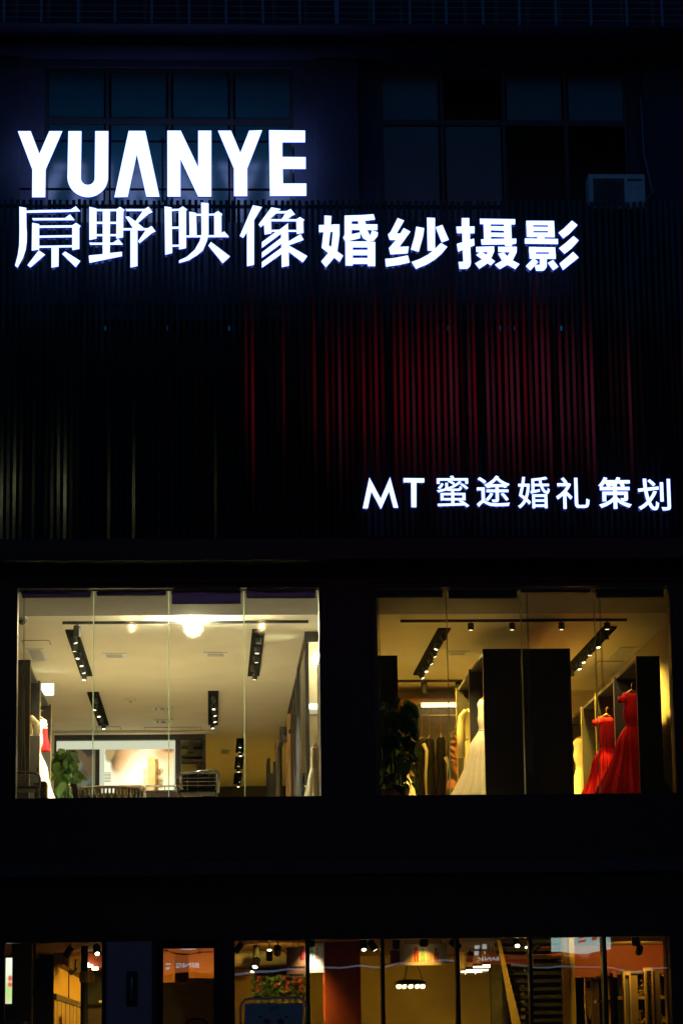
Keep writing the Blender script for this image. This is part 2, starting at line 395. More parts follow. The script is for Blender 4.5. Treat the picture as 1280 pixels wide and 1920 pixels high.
# ground floor panes
for a, b in gx:
    MB().box(a, b, .095, .105, .15, gtop).build('pane', M['shopglass'], bld)
dr = MB(); t = .07
dr.box(dx0, dx0 + t, .05, .12, .05, gtop).box(dx1 - t, dx1, .05, .12, .05, gtop).box(dx0 + t, dx1 - t, .052, .118, gtop - .09, gtop).box(dx0 + t, dx1 - t, .052, .118, .05, .18)
a = P(404, 1840, .1).x; dr.box(a - .02, a + .02, .054, .116, .18, gtop - .09)
door = dr.build('door', M['black'], bld)
MB().box(dx0 + t, dx1 - t, .08, .09, .18, gtop - .09).build('pane', M['shopglass'], door)
MB().box(dx0 - .06, dx0 - .02, -.05, -.022, .03, gtop + .03).build('door_trim', M['bronze'], bld)
MB().box(dx0 - .06, dx1 + .02, -.05, -.022, gtop + .032, gtop + .055).build('door_trim', M['bronze'], bld)

# door pull on the lilac panel
hp = rect(237, 1821, 258, 1887, -.06)
h = thing('pull_handle', 'tall black door pull with a shiny bar on the lilac wall panel', 'handle', ((hp[0] + hp[1]) / 2, -.051, hp[2]))
MB().box(hp[0], hp[1], -.068, -.0505, hp[2], hp[3]).build('back_plate', M['black'], h, bevel=.004)
xm = (hp[0] + hp[1]) / 2
MB().tube([(xm, -.10, hp[2] + .08), (xm, -.115, hp[2] + .11), (xm, -.115, hp[3] - .09), (xm, -.10, hp[3] - .06)], .009).build('bar', M['steel'], h, smooth=True)
for z in (hp[2] + .1, hp[3] - .08): MB().tube([(xm, -.115, z), (xm, -.066, z)], .006).build('bracket', M['black'], h)

# ------------------------------------------------------------------ roof-level railing
ry = -.75
rz0, rz1 = P(640, 58, ry).z, P(640, -45, ry).z
rl = thing('balcony_railing', 'blue grey metal railing with thin bars along the top ledge', 'railing', (0, ry, rz0))
pxs = [8, 78, 147, 216, 285, 355, 424, 493, 562, 700, 768, 836, 905, 973, 1041, 1107, 1174, 1240]
dxp = P(78, 30, ry).x - P(8, 30, ry).x
first = None
for u in [-62] + pxs + [1309]:
    x = P(u, 30, ry).x
    if first is None:
        first = MB().box(x - .016, x + .016, ry - .016, ry + .016, rz0 + .018, rz1).build('post', M['rail'], rl); fx = x
    else: dup(first, rl, (x - fx, 0, 0))
x = P(631, 30, ry).x; MB().box(x - .028, x + .028, ry - .028, ry + .028, rz0 + .018, rz1).build('main_post', M['rail'], rl)
MB().box(X0 + 2, X1 - 2, ry - .03, ry + .03, rz0 - .02, rz0 + .0165).build('bottom_rail', M['rail'], rl)
MB().box(X0 + 2, X1 - 2, ry - .03, ry + .03, rz1 + .002, rz1 + .05).build('top_rail', M['rail'], rl)
for k in range(1, 8):
    z = rz0 + .088 * k
    MB().tube([(X0 + 2, ry + .024, z), (X1 - 2, ry + .024, z)], .006, 6).build('thin_bar', M['rail'], rl)
MB().box(X0, X1, -1.0, .25, zbal + .142, rz0 - .022).build('balcony_slab', M['wall'], bld, bevel=.01)
bk = MB().box(X0, X1, .6, .8, rz0 - .2, rz1 + 2).build('wall', mat('dark maroon wall', (0.10, 0.02, 0.04), .8), bld)
for k, u in enumerate([32, 92, 152, 272, 333, 393, 453, 513, 573, 692, 752, 812, 871, 930, 988, 1047, 1164, 1222]):
    x = P(u, 30, .3).x
    o = MB().box(x - .02, x + .02, .28, .32, rz0 - .02, rz1 + .6).build('mullion', mat('dull ochre mullion', (0.12, 0.10, 0.05), .6), bld)

# ------------------------------------------------------------------ louvre screen
LY = -.5
lv = thing('louvre_screen', 'black vertical slat screen covering the storey behind the lit signs', 'louvre', (0, LY, zl0))
xa, xb = P(-40, 700, LY).x, P(1325, 700, LY).x
n = 118; st = (xb - xa) / n; w = .021
def slat_mesh(tw):
    s = MB(); s.box(-w, w, -.045, .045, 0, zl1 - zl0); s.mi = 1; s.box(-.006, .006, -.052, -.047, .015, .027); return s
sl0 = None
for k in range(n + 1):
    x = xa + st * k
    rot = (rnd.gauss(0, R(.15)), rnd.gauss(0, R(.08)), rnd.gauss(0, R(.9)) if rnd.random() > .1 else rnd.gauss(0, R(4)))
    loc = (x + rnd.gauss(0, .003), rnd.gauss(0, .004), rnd.uniform(-.004, .006))
    if sl0 is None:
        sl0 = slat_mesh(0).build('slat', [M['slat'], M['slatcap']], lv, origin=(0, 0, 0)); sl0.location = loc; sl0.rotation_euler = rot
    else: dup(sl0, lv, loc, rot)
for v in (385, 572, 770, 1008):
    z = P(640, v, LY).z
    MB().box(xa - .1, xb + .1, LY + .05, LY + .09, z - .02, z + .02).build('rail', M['black'], lv)
for x in [xa + (xb - xa) * k / 6 for k in range(7)]:
    for v in (575, 990):
        z = P(640, v, LY).z
        MB().box(x - .02, x + .02, LY + .092, -.001, z - .02, z + .02).build('bracket', M['black'], lv)

# ------------------------------------------------------------------ air conditioner
AY = -.46
ar = rect(1103, 326, 1209, 392, AY)
ac = thing('air_conditioner', 'pale outdoor air conditioning unit behind the top of the slat screen', 'air conditioner', ((ar[0] + ar[1]) / 2, AY + .15, ar[2]))
MB().box(ar[0], ar[1], AY, AY + .28, ar[2], ar[3]).build('casing', M['white'], ac, bevel=.015)
gx0, gx1 = ar[0] + .06, ar[0] + (ar[1] - ar[0]) * .63
cx, cz, gr = (gx0 + gx1) / 2, ar[2] + (ar[3] - ar[2]) * .48, (gx1 - gx0) / 2
MB().box(gx0, gx1, AY - .008, AY - .001, cz - .19, cz + .19).build('fan_grille', M['grille'], ac)
for k in range(1, 5):
    MB().tube([(cx + gr * k / 5 * math.cos(t * math.pi / 8), AY - .014, cz + .18 * k / 5 * math.sin(t * math.pi / 8)) for t in range(16)], .004, 5, closed=True).build('grille_ring', M['alu'], ac)
MB().box(ar[1] - .24, ar[1] - .04, AY - .004, AY - .001, ar[3] - .10, ar[3] - .07).build('name_strip', M['grille'], ac)
MB().box(ar[0] + .05, ar[1] - .05, AY + .28, -.121, ar[2] - .06, ar[2] - .003).build('wall_bracket', M['alu'], ac)
px_ = P(1207, 240, -.16).x
MB().tube([(ar[1] - .02, AY + .2, ar[2] + .12), (ar[1] + .12, -.3, ar[2] + .3), (px_ - .02, -.15, ar[3] + .4), (px_ - .03, -.14, ar[3] + 1.2)], .014).build('pipe', M['rail'], ac, smooth=True)

# ------------------------------------------------------------------ lit letters
SY = LY - .115
def glyph(parent, polys, ox, oy, sc, name='letter', y=SY, thick=.05):
    mb = MB()
    for i, pl in enumerate(polys):
        pts = [P(ox + a * sc, oy + b * sc, y) for a, b in pl]
        mb.poly([(p.x, p.z) for p in pts], y - .0006 * i, y + thick + .0006 * i, sidemat=1)
    o = mb.build(name, [M['letter'], M['letterside']], parent); return o
def arc(cx, cy, rx, ry, a0, a1, n=12): return [(cx + rx * math.cos(R(a0 + (a1 - a0) * k / n)), cy + ry * math.sin(R(a0 + (a1 - a0) * k / n))) for k in range(n + 1)]
s1 = thing('illuminated_sign', 'large glowing white YUANYE letters above the slat screen', 'sign', P(305, 368, SY), 'lit white signs')
k = 290 / 1280
glyph(s1, [[(62, 70), (168, 70), (240, 258), (322, 70), (430, 70), (292, 388), (288, 617), (180, 617), (182, 388)]], 20, 230, k)
glyph(s1, [[(480, 70), (588, 70)] + arc(640, 460, 57, 55, 180, 0) + [(702, 70), (810, 70)] + arc(640, 450, 168, 167, 0, 180, 20)], 20, 230, k)
glyph(s1, [[(978, 68), (1115, 68), (1233, 613), (1125, 613), (1045, 262), (970, 615), (860, 617)]], 20, 230, k)
glyph(s1, [[(62, 66), (172, 66), (317, 370), (317, 66), (425, 66), (425, 612), (317, 612), (170, 300), (170, 612), (62, 612)]], 300, 230, k)
glyph(s1, [[(480, 66), (588, 66), (665, 250), (738, 66), (845, 62), (722, 380), (722, 608), (613, 608), (612, 380)]], 300, 230, k)
glyph(s1, [[(902, 62), (1200, 65), (1200, 163), (1012, 163), (1012, 283), (1205, 285), (1205, 383), (1015, 383), (1018, 503), (1210, 503), (1210, 605), (910, 607)]], 300, 230, k)
zr = P(305, 355, SY).z
for v in (262, 352):
    z = P(305, v, SY).z; MB().box(P(36, v, SY).x, P(574, v, SY).x, SY + .058, SY + .085, z - .012, z + .012).build('mounting_rail', M['black'], s1)
for u in (60, 305, 550):
    x = P(u, 300, SY).x; MB().box(x - .015, x + .015, SY + .087, LY + .09, zl1 + .012, P(305, 255, SY).z).build('mounting_post', M['black'], s1)
s2 = thing('illuminated_sign', 'four glowing white serif characters 原野映像 under the YUANYE letters', 'sign', P(300, 500, SY), 'lit white signs')
glyph(s2, [[(155, 160), (272, 180), (275, 500), (283, 620), (280, 770), (262, 900), (215, 1040), (125, 1203), (80, 1170), (130, 980), (152, 820), (157, 600)],
           [(272, 228), (500, 218), (1035, 210), (1120, 152), (1200, 240), (950, 252), (700, 258), (272, 265)],
           [(374, 357), (935, 355), (1022, 292), (1103, 392), (390, 395)], [(374, 437), (494, 460), (494, 895), (368, 915)],
           [(490, 485), (1058, 480), (1125, 437), (1205, 492), (1182, 525), (1182, 885), (1060, 905), (1060, 518), (490, 524)],
           [(490, 658), (1060, 648), (1060, 685), (490, 694)], [(485, 832), (1060, 822), (1060, 858), (485, 866)],
           [(487, 910), (597, 985), (345, 1203), (292, 1165)], [(705, 855), (828, 855), (825, 1185), (705, 1208)], [(938, 930), (1200, 1095), (1120, 1200), (887, 972)]], 20, 370, 140 / 1280)
k = 150 / 1280
glyph(s2, [[(110, 152), (225, 178), (225, 660), (110, 683)], [(220, 188), (545, 188), (602, 152), (675, 205), (655, 232), (650, 640), (540, 662), (545, 222), (220, 222)],
           [(325, 215), (442, 215), (437, 895), (325, 905)], [(220, 392), (545, 392), (545, 425), (220, 425)], [(220, 590), (540, 590), (540, 622), (220, 622)],
           [(110, 726), (490, 726), (575, 665), (650, 758), (122, 760)], [(102, 932), (320, 910), (437, 893), (632, 872), (632, 942), (112, 1050)],
           [(690, 188), (995, 188), (1055, 152), (1120, 240), (1060, 265), (885, 415), (848, 385), (965, 222), (703, 222)],
           [(685, 310), (740, 308), (848, 385), (985, 495), (1045, 495), (1105, 460), (1170, 545), (1110, 575), (915, 735), (888, 705), (1010, 530), (880, 530), (880, 1100), (768, 1125), (768, 530), (650, 530), (650, 495), (808, 495)]], 155, 370, k)
glyph(s2, [[(118, 145), (230, 163), (240, 890), (128, 920)], [(228, 187), (342, 185), (408, 145), (480, 195), (462, 215), (462, 812), (350, 835), (345, 212), (228, 222)],
           [(228, 470), (350, 468), (350, 503), (228, 505)], [(235, 760), (352, 758), (352, 788), (235, 792)], [(512, 230), (622, 250), (632, 620), (517, 620)],
           [(620, 265), (710, 265), (710, 297), (620, 297)],
           [(702, 85), (820, 95), (820, 590), (795, 700), (730, 850), (640, 925), (500, 1010), (350, 1052), (350, 1010), (470, 955), (600, 840), (680, 700), (708, 590)],
           [(815, 265), (905, 262), (972, 220), (1042, 272), (1025, 298), (1027, 572), (1072, 547), (1145, 632), (1145, 638), (465, 642), (465, 612), (912, 606), (910, 292), (815, 292)],
           [(858, 715), (1163, 947), (1047, 1058), (818, 775)]], 295, 370, k)
glyph(s2, [[(335, 127), (480, 155), (352, 365), (352, 1080), (240, 1102), (240, 555), (178, 650), (125, 617)],
           [(630, 160), (778, 187), (705, 257), (615, 342), (625, 385), (632, 575), (522, 597), (512, 435), (458, 480), (425, 435)],
           [(740, 222), (870, 220), (938, 185), (1008, 275), (955, 295), (895, 350), (792, 350), (853, 257), (700, 257)],
           [(612, 350), (1030, 350), (1085, 315), (1158, 360), (1138, 385), (1143, 570), (1035, 588), (1028, 385), (620, 385)],
           [(630, 522), (760, 518), (895, 415), (897, 522), (1035, 522), (1035, 552), (897, 552), (905, 705), (1097, 590), (1145, 682), (905, 770), (1203, 940), (1132, 1043), (905, 872), (910, 1095), (795, 1118), (793, 905), (478, 1128), (478, 1035), (788, 808), (788, 742), (478, 970), (478, 882), (785, 648), (785, 582), (478, 810), (478, 718), (700, 552), (630, 552)]], 435, 370, k)
s3 = thing('illuminated_sign', 'four bold glowing white characters 婚纱摄影 at the upper right of the screen', 'sign', P(840, 505, SY), 'lit white signs')
k = 130 / 1280
glyph(s3, [[(178, 138), (307, 147), (297, 303), (285, 450), (257, 690), (522, 878), (458, 997), (128, 735), (160, 450), (178, 315)], [(78, 315), (455, 303), (455, 435), (78, 448)],
           [(335, 303), (455, 303), (455, 500), (415, 800), (355, 920), (205, 1097), (117, 987), (250, 830), (310, 690), (335, 435)],
           [(550, 140), (850, 132), (1083, 115), (1112, 215), (930, 237), (680, 245), (680, 485), (835, 450), (835, 558), (620, 610), (565, 620), (522, 550), (550, 490)],
           [(680, 297), (1155, 303), (1152, 410), (680, 405)],
           [(795, 235), (925, 235), (965, 410), (1020, 512), (1055, 412), (1165, 450), (1155, 520), (1080, 612), (980, 615), (890, 560), (845, 470), (820, 400)],
           [(562, 615), (700, 618), (700, 1063), (567, 1065)], [(972, 618), (1113, 628), (1113, 1075), (975, 1073)], [(690, 618), (985, 618), (985, 730), (690, 730)],
           [(690, 775), (985, 775), (985, 875), (690, 875)], [(690, 925), (985, 925), (985, 1035), (690, 1035)]], 590, 390, k)
glyph(s3, [[(298, 185), (417, 232), (278, 470), (345, 470), (408, 370), (532, 435), (328, 717), (502, 710), (482, 838), (162, 858), (135, 740), (265, 592), (150, 590), (118, 487), (165, 445)],
           [(68, 937), (200, 930), (485, 875), (520, 1005), (330, 1050), (80, 1083)], [(640, 343), (787, 373), (765, 520), (685, 810), (540, 767), (610, 520)],
           [(837, 177), (985, 185), (985, 790), (848, 787)], [(997, 355), (1120, 312), (1240, 588), (1108, 637)],
           [(1093, 647), (1212, 718), (1100, 850), (985, 950), (830, 1045), (632, 1125), (552, 998), (700, 945), (860, 860), (960, 780)]], 715, 390, k)
glyph(s3, [[(148, 185), (287, 185), (287, 340), (300, 470), (305, 720), (318, 1010), (300, 1080), (250, 1122), (108, 1125), (88, 995), (178, 992), (165, 780), (157, 465), (148, 340)],
           [(48, 343), (385, 340), (383, 468), (60, 465)], [(58, 662), (165, 630), (375, 563), (383, 690), (300, 722), (80, 808)],
           [(482, 197), (1135, 207), (1132, 305), (485, 298)], [(550, 290), (680, 290), (690, 600), (560, 600)], [(925, 300), (1058, 300), (1070, 600), (1075, 700), (1060, 712), (945, 705), (935, 600)],
           [(675, 335), (930, 340), (930, 422), (675, 412)], [(680, 455), (935, 460), (935, 540), (680, 530)], [(502, 582), (690, 572), (1155, 567), (1152, 660), (1075, 672), (940, 675), (515, 680)],
           [(413, 720), (745, 710), (748, 800), (690, 930), (620, 1025), (470, 1125), (392, 1025), (520, 950), (600, 865), (625, 815), (415, 815)],
           [(480, 815), (525, 815), (600, 865), (762, 985), (682, 1065), (413, 870)],
           [(818, 718), (1163, 718), (1160, 820), (1085, 970), (990, 1050), (850, 1132), (757, 1050), (890, 975), (985, 895), (1035, 820), (822, 815)],
           [(818, 848), (925, 820), (985, 895), (1085, 970), (1212, 1038), (1135, 1132), (985, 1050), (890, 975)]], 850, 390, k)
glyph(s3, [[(107, 235), (228, 235), (238, 455), (235, 540), (118, 533)], [(505, 238), (620, 238), (632, 540), (510, 540)], [(107, 235), (620, 238), (622, 320), (107, 315)],
           [(220, 345), (510, 350), (510, 425), (220, 425)], [(118, 452), (630, 455), (630, 542), (118, 533)], [(308, 530), (445, 530), (445, 575), (315, 575)],
           [(80, 562), (690, 572), (692, 668), (80, 660)], [(157, 720), (640, 728), (643, 818), (157, 818)], [(157, 720), (282, 720), (285, 937), (168, 937)],
           [(520, 728), (640, 728), (650, 943), (525, 940)], [(165, 848), (650, 850), (650, 943), (168, 937)],
           [(355, 930), (485, 930), (483, 1090), (440, 1150), (410, 1162), (287, 1162), (265, 1080), (290, 1052), (355, 1050)], [(228, 937), (262, 937), (328, 1000), (180, 1157), (97, 1077)],
           [(502, 1017), (600, 960), (698, 1088), (600, 1155)], [(947, 235), (1053, 318), (900, 480), (787, 565), (697, 460), (800, 380)],
           [(977, 520), (1073, 603), (940, 750), (808, 850), (707, 745), (830, 650)], [(970, 813), (1073, 917), (920, 1040), (783, 1150), (717, 1030), (850, 920)]], 975, 390, k)
s4 = thing('illuminated_sign', 'small glowing white MT 蜜途婚礼策划 lettering at the lower right of the screen', 'sign', P(968, 955, SY), 'lit white signs')
k = 300 / 1280
glyph(s4, [[(95, 65), (185, 235), (260, 63), (325, 307), (288, 307), (252, 175), (187, 318), (110, 175), (82, 312), (42, 312)]], 670, 880, k)
glyph(s4, [[(367, 70), (533, 72), (533, 106), (470, 106), (470, 303), (430, 303), (428, 104), (367, 104)]], 670, 880, k)
def text_mesh(txt, off=0.0, ext=0.0):
    cu = bpy.data.curves.new('t', 'FONT'); cu.body = txt; cu.offset = off; cu.extrude = ext; cu.resolution_u = 3
    o = bpy.data.objects.new('t', cu); C.objects.link(o)
    dg = bpy.context.evaluated_depsgraph_get(); me = bpy.data.meshes.new_from_object(o.evaluated_get(dg))
    bpy.data.objects.remove(o); bpy.data.curves.remove(cu); return me
def text_part(parent, txt, x0, x1, z0, z1, y, m, off=0.0, thick=.03, name='letter', mirror=False, side=None, facing=-1):
    me = text_mesh(txt, off, .5)
    vs = [v.co for v in me.vertices]
    ax_, bx_ = min(v.x for v in vs), max(v.x for v in vs); ay_, by_ = min(v.y for v in vs), max(v.y for v in vs)
    mb = MB()
    for v in vs:
        tx = (v.x - ax_) / (bx_ - ax_)
        if mirror: tx = 1 - tx
        mb.v.append((x0 + tx * (x1 - x0), y + (0 if v.z * -facing > 0 else thick * -facing), z0 + (v.y - ay_) / (by_ - ay_) * (z1 - z0)))
    for p in me.polygons:
        mb.f.append(tuple(p.vertices)); mb.m.append(0 if abs(p.normal.z) > .7 or not side else 1)
    bpy.data.meshes.remove(me)
    return mb.build(name, [m, side] if side else m, parent)
for ch, u0, v0, u1, v1, off in (('蜜', 818.1, 891.7, 878.6, 951, .004), ('途', 892.7, 891.7, 955.2, 950.3, .010), ('婚', 969.7, 894, 1030.2, 953, .006),
                                ('礼', 1041.6, 895, 1104, 953.9, .010), ('策', 1121, 894.5, 1182.8, 953.9, .018), ('划', 1195, 897.4, 1256, 957, .010)):
    r = rect(u0, v0, u1, v1, SY); text_part(s4, ch, *r, SY, M['letter'], off, .05, side=M['letterside'])

# ================================================================== showroom (second storey)
XL = -3.02                                    # left wall
XP = P(603, 1300, .1).x                       # line of the glass partition
XR = 6.74                # right wall
YB = PZ(240, 1376, ZC).y                      # photo wall
YE = PZ(470, 1474, ZC).y                      # far end of the left room
YR = PZ(820, 1296, ZC).y                      # back of the gown room
ys = PZ(316, 1154, ztop + .02).y              # inner edge of the lowered soffit
struct(MB().box(X0, X1, .222, YE + .5, ZF - .25, ZF).build('floor_upper', M['floor']))
struct(MB().box(X0, X1, ys, YE + .5, ZC, ZC + .2).build('ceiling_upper', M['ceil']))
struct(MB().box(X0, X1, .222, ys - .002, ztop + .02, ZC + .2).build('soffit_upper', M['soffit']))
struct(MB().box(XL - .2, XL, .23, YE + .3, ZF + .001, ZC - .001).build('wall_left', M['cream']))
struct(MB().box(XR, XR + .2, .23, YE + .3, ZF + .001, ZC - .001).build('wall_right', M['cream']))
struct(MB().box(XL, XR, YE, YE + .2, ZF + .001, ZC - .001).build('wall_back', M['darkwall']))
struct(MB().box(XP + .06, XR - .001, YR, YR + .15, ZF + .001, ZC - .002).build('wall_gown_room', M['cream']))
struct(MB().box(XP + .55, XP + .65, PZ(560, 1262, ZC).y, YR - .01, ZF + .002, ZC - .002).build('wall_partition', M['cream']))
struct(MB().box(XP + .02, XP + .75, PZ(582, 1185, ZC).y + .9, PZ(582, 1185, ZC).y + 1.0, ZF + .002, ZC - .002).build('wall_return', M['cream']))
struct(MB().box(XP + .62, XP + .75, .23, PZ(582, 1185, ZC).y + .898, ZF + .002, ZC - .002).build('wall_pier', M['cream']))

# --- roller blinds and bead chains
bl = [(W1, 0, 1118, 'leftmost'), (W1, 1, 1115, 'second from left'), (W1, 2, 1131, 'third from left, hanging a little lower'), (W1, 3, 1121, 'rightmost'),
      (W2, 0, 1121, 'leftmost'), (W2, 1, 1123, 'second from left'), (W2, 2, 1112, 'third from left, almost fully rolled up'), (W2, 3, 1123, 'rightmost')]
for i, (Wn, k, v, which) in enumerate(bl):
    xa, xb = Wn[0] + (Wn[1] - Wn[0]) * k / 4 + .03, Wn[0] + (Wn[1] - Wn[0]) * (k + 1) / 4 - .03
    zb = P(316, v, .2).z
    side = 'left' if i < 4 else 'right'
    b = thing('roller_blind', f'violet rolled blind, {which} in the {side} showroom window', 'blind', ((xa + xb) / 2, .2, ztop), 'roller blinds at the showroom windows')
    MB().tube([(xa, .2, ztop - .012), (xb, .2, ztop - .012)], .028, 12).build('roll', M['blind'], b, smooth=True)
    MB().box(xa + .01, xb - .01, .172, .175, zb, ztop - .012).build('cloth', M['blind'], b)
    MB().box(xa + .01, xb - .01, .166, .181, zb - .018, zb - .001).build('bottom_bar', M['soffit'], b, bevel=.003)
    if i in (0, 4, 6, 7):
        xc = {0: xa + .035, 4: xa + .05, 6: xa + .06, 7: xa + .05}[i]
        ze = P(316, {0: 1466, 4: 1466, 6: 1459, 7: 1458}[i], .22).z
        MB().tube([(xc, .19, ztop - .03), (xc + .005, .2, ze + .5), (xc - .012, .21, ze + .06), (xc + .015, .215, ze), (xc + .045, .215, ze + .05), (xc + .03, .21, ze + .6), (xc + .012, .195, ztop - .03)], .0035, 5).build('bead_chain', M['steel'], b)

# --- track lights
def head(parent, loc, aim, r=.045, L=.13, lit=True, energy=30, ang=85, col=WARM, black=None, up=.05):
    loc = Vector(loc); aim = Vector(aim).normalized(); tip = loc + aim * L
    h = MB().tube([loc, tip], r, 14).build('spotlight', black or M['black'], parent, smooth=False)
    MB().tube([loc + Vector((0, 0, up)), loc + aim * .02], .01, 6).build('stem', M['black'], parent)
    if lit:
        MB().tube([tip - aim * .004, tip + aim * .003], r * .62, 14).build('lens', M['lamp'] if lit is True else M['lampdim'], h)
        if energy: spot(parent, tip + aim * .03, aim, energy, ang, col)
    return tip
TOCAM = Vector((0, -1, -.17))
zt = ZC - .045
a, b = PZ(117, 1164, ZC), PZ(700, 1164, ZC); ty = (a.y + b.y) / 2
tr = thing('track_light', 'long black ceiling track with four spotlights across the left showroom window', 'track light', (a.x, ty, ZC - .001))
MB().box(a.x, XP - .03, ty - .02, ty + .02, ZC - .04, ZC - .002).build('rail', M['black'], tr)
def tx(u): return PZ(u, 1164, ZC).x
head(tr, (tx(145), ty, ZC - .06), (0, .1, -1), .055, .16, lit=False)
head(tr, (tx(250), ty, ZC - .07), (-.1, -.9, -.35), .036, .06, energy=18, ang=120)
tip = head(tr, (tx(362), ty, ZC - .08), (0, -1, -.21), .10, .06, energy=0)
glb = MB().lathe([(.004, tip.z - .115), (.06, tip.z - .10), (.105, tip.z - .05), (.12, tip.z), (.105, tip.z + .05), (.06, tip.z + .10), (.004, tip.z + .115)], tip.x, tip.y - .06, 18).build('bulb', emat('dazzling bulb', (1.0, .87, .59), 900), tr, smooth=True)
head(tr, (tx(489), ty, ZC - .07), (.1, -.9, -.35), .036, .06, energy=18, ang=120)
a2, b2 = PZ(751, 1161, ZC), PZ(1173, 1161, ZC); ty2 = (a2.y + b2.y) / 2
tr2 = thing('track_light', 'black ceiling track with four short spotlights across the right showroom window', 'track light', (a2.x, ty2, ZC - .001))
MB().box(a2.x, b2.x, ty2 - .02, ty2 + .02, ZC - .04, ZC - .002).build('rail', M['black'], tr2)
for u, e, am in ((882, 430, (.0, .0, -1)), (959, 200, (-.75, .35, -1)), (1051, 75, (.6, .4, -1)), (1136, 60, (.1, .5, -1))):
    xt = PZ(u, 1161, ZC).x
    head(tr2, (xt, ty2, ZC - .055), (0, .04, -1), .045, .10, lit='dim', energy=0)
    spot(tr2, (xt, ty2, ZC - .19), am, e, 135 if u == 882 else 95, WARM)
a3, b3 = PZ(735, 1275, ZC), PZ(866, 1275, ZC)
tr3 = thing('track_light', 'black ceiling track with two spotlights in front of the hanging dress closet', 'track light', (a3.x, a3.y, ZC - .001))
MB().box(a3.x, b3.x, a3.y - .02, a3.y + .02, ZC - .04, ZC - .002).build('rail', M['black'], tr3)
for u, e in ((794, 40), (858, 40)):
    head(tr3, (PZ(u, 1275, ZC).x, a3.y, ZC - .055), (.05, .5, -1), .055, .17, lit=False)
    spot(tr3, (PZ(u, 1275, ZC).x, a3.y + .12, ZC - .28), (.05, .6, -1), e, 90, WARMER)

# --- recessed light troughs
def trough(label, q, nl, on, energy, col=WARM, aims=None, ang=85):
    # q: near-left, near-right, far-right, far-left of the opening as seen in the photograph
    p = [PZ(u, v, ZC) for u, v in q]
    x0, x1 = (p[0].x + p[3].x) / 2, (p[1].x + p[2].x) / 2
    y0, y1 = (p[0].y + p[1].y) / 2, (p[2].y + p[3].y) / 2
    t = thing('light_trough', label, 'ceiling light', ((x0 + x1) / 2, (y0 + y1) / 2, ZC - .001), 'black light troughs in the showroom ceiling')
    MB().box(x0 + .012, x1 - .012, y0 + .012, y1 - .012, ZC - .006, ZC - .002).build('back_plate', M['dull'], t)
    f = MB(); f.box(x0, x0 + .01, y0, y1, ZC - .03, ZC - .002).box(x1 - .01, x1, y0, y1, ZC - .03, ZC - .002).box(x0 + .011, x1 - .011, y0, y0 + .01, ZC - .03, ZC - .002).box(x0 + .011, x1 - .011, y1 - .01, y1, ZC - .03, ZC - .002)
    f.build('frame', M['dull'], t)
    w = x1 - x0; r = min(.055, w * .22)
    for k in range(nl):
        y = y0 + (y1 - y0) * (k + .6) / nl
        aim = Vector((rnd.uniform(-.3, .3), rnd.uniform(-.16, .25), -1)) if not aims else Vector(aims[k % len(aims)])
        head(t, ((x0 + x1) / 2 + rnd.uniform(-.1, .1) * w, y, ZC - .035), aim, r, .10, lit=(k in on), energy=energy, ang=ang, col=col, up=.025)
    return t
EN = 225
trough('long black light trough at the left of the left showroom, six spotlights', [(123, 1180), (147, 1180), (174, 1265), (152, 1265)], 6, {0, 1, 2, 3, 4, 5}, EN * 3.4, (1.0, .86, .60), ang=115)
trough('long black light trough near the glass partition, left showroom', [(472, 1179), (497, 1179), (486, 1265), (465, 1265)], 5, {1, 2, 4}, EN * 4.8, (1.0, .86, .60), ang=115)
trough('shorter black light trough behind the long left one, above the plant', [(164, 1297), (186, 1297), (204, 1358), (185, 1358)], 5, {1, 2, 4}, EN * .5)
trough('shorter black light trough above the wooden display tower', [(389, 1295), (410, 1295), (409, 1357), (391, 1357)], 5, {1, 2, 3, 4}, EN * .5)
trough('first of three small black light troughs at the back of the left room', [(443, 1384), (459, 1384), (458, 1409), (442, 1409)], 3, {0, 1, 2}, EN * .6, WARMER)
trough('middle of three small black light troughs at the back of the left room', [(441, 1418), (457, 1418), (456, 1440), (440, 1440)], 2, {0, 1}, EN * .6, WARMER)
trough('farthest of three small black light troughs at the back of the left room', [(439, 1449), (454, 1449), (453, 1468), (438, 1468)], 2, {0, 1}, EN * .6, WARMER)
RN = 800
trough('slanting black light trough in the gown room above the white gowns', [(821, 1177), (845, 1177), (794, 1263), (774, 1263)], 6, {1, 2, 3, 4, 5}, RN, WARMER, aims=[(.6, .0, -1), (-.3, -.05, -1), (.55, .1, -1), (.6, .1, -1), (.2, -.2, -.95)], ang=105)
trough('slanting black light trough in the gown room above the tall black board', [(1133, 1174), (1156, 1174), (1074, 1258), (1050, 1258)], 6, {1, 2, 3, 4}, RN, WARMER, aims=[(.1, -.1, -1), (.2, -.2, -1), (.05, .1, -1)], ang=120)

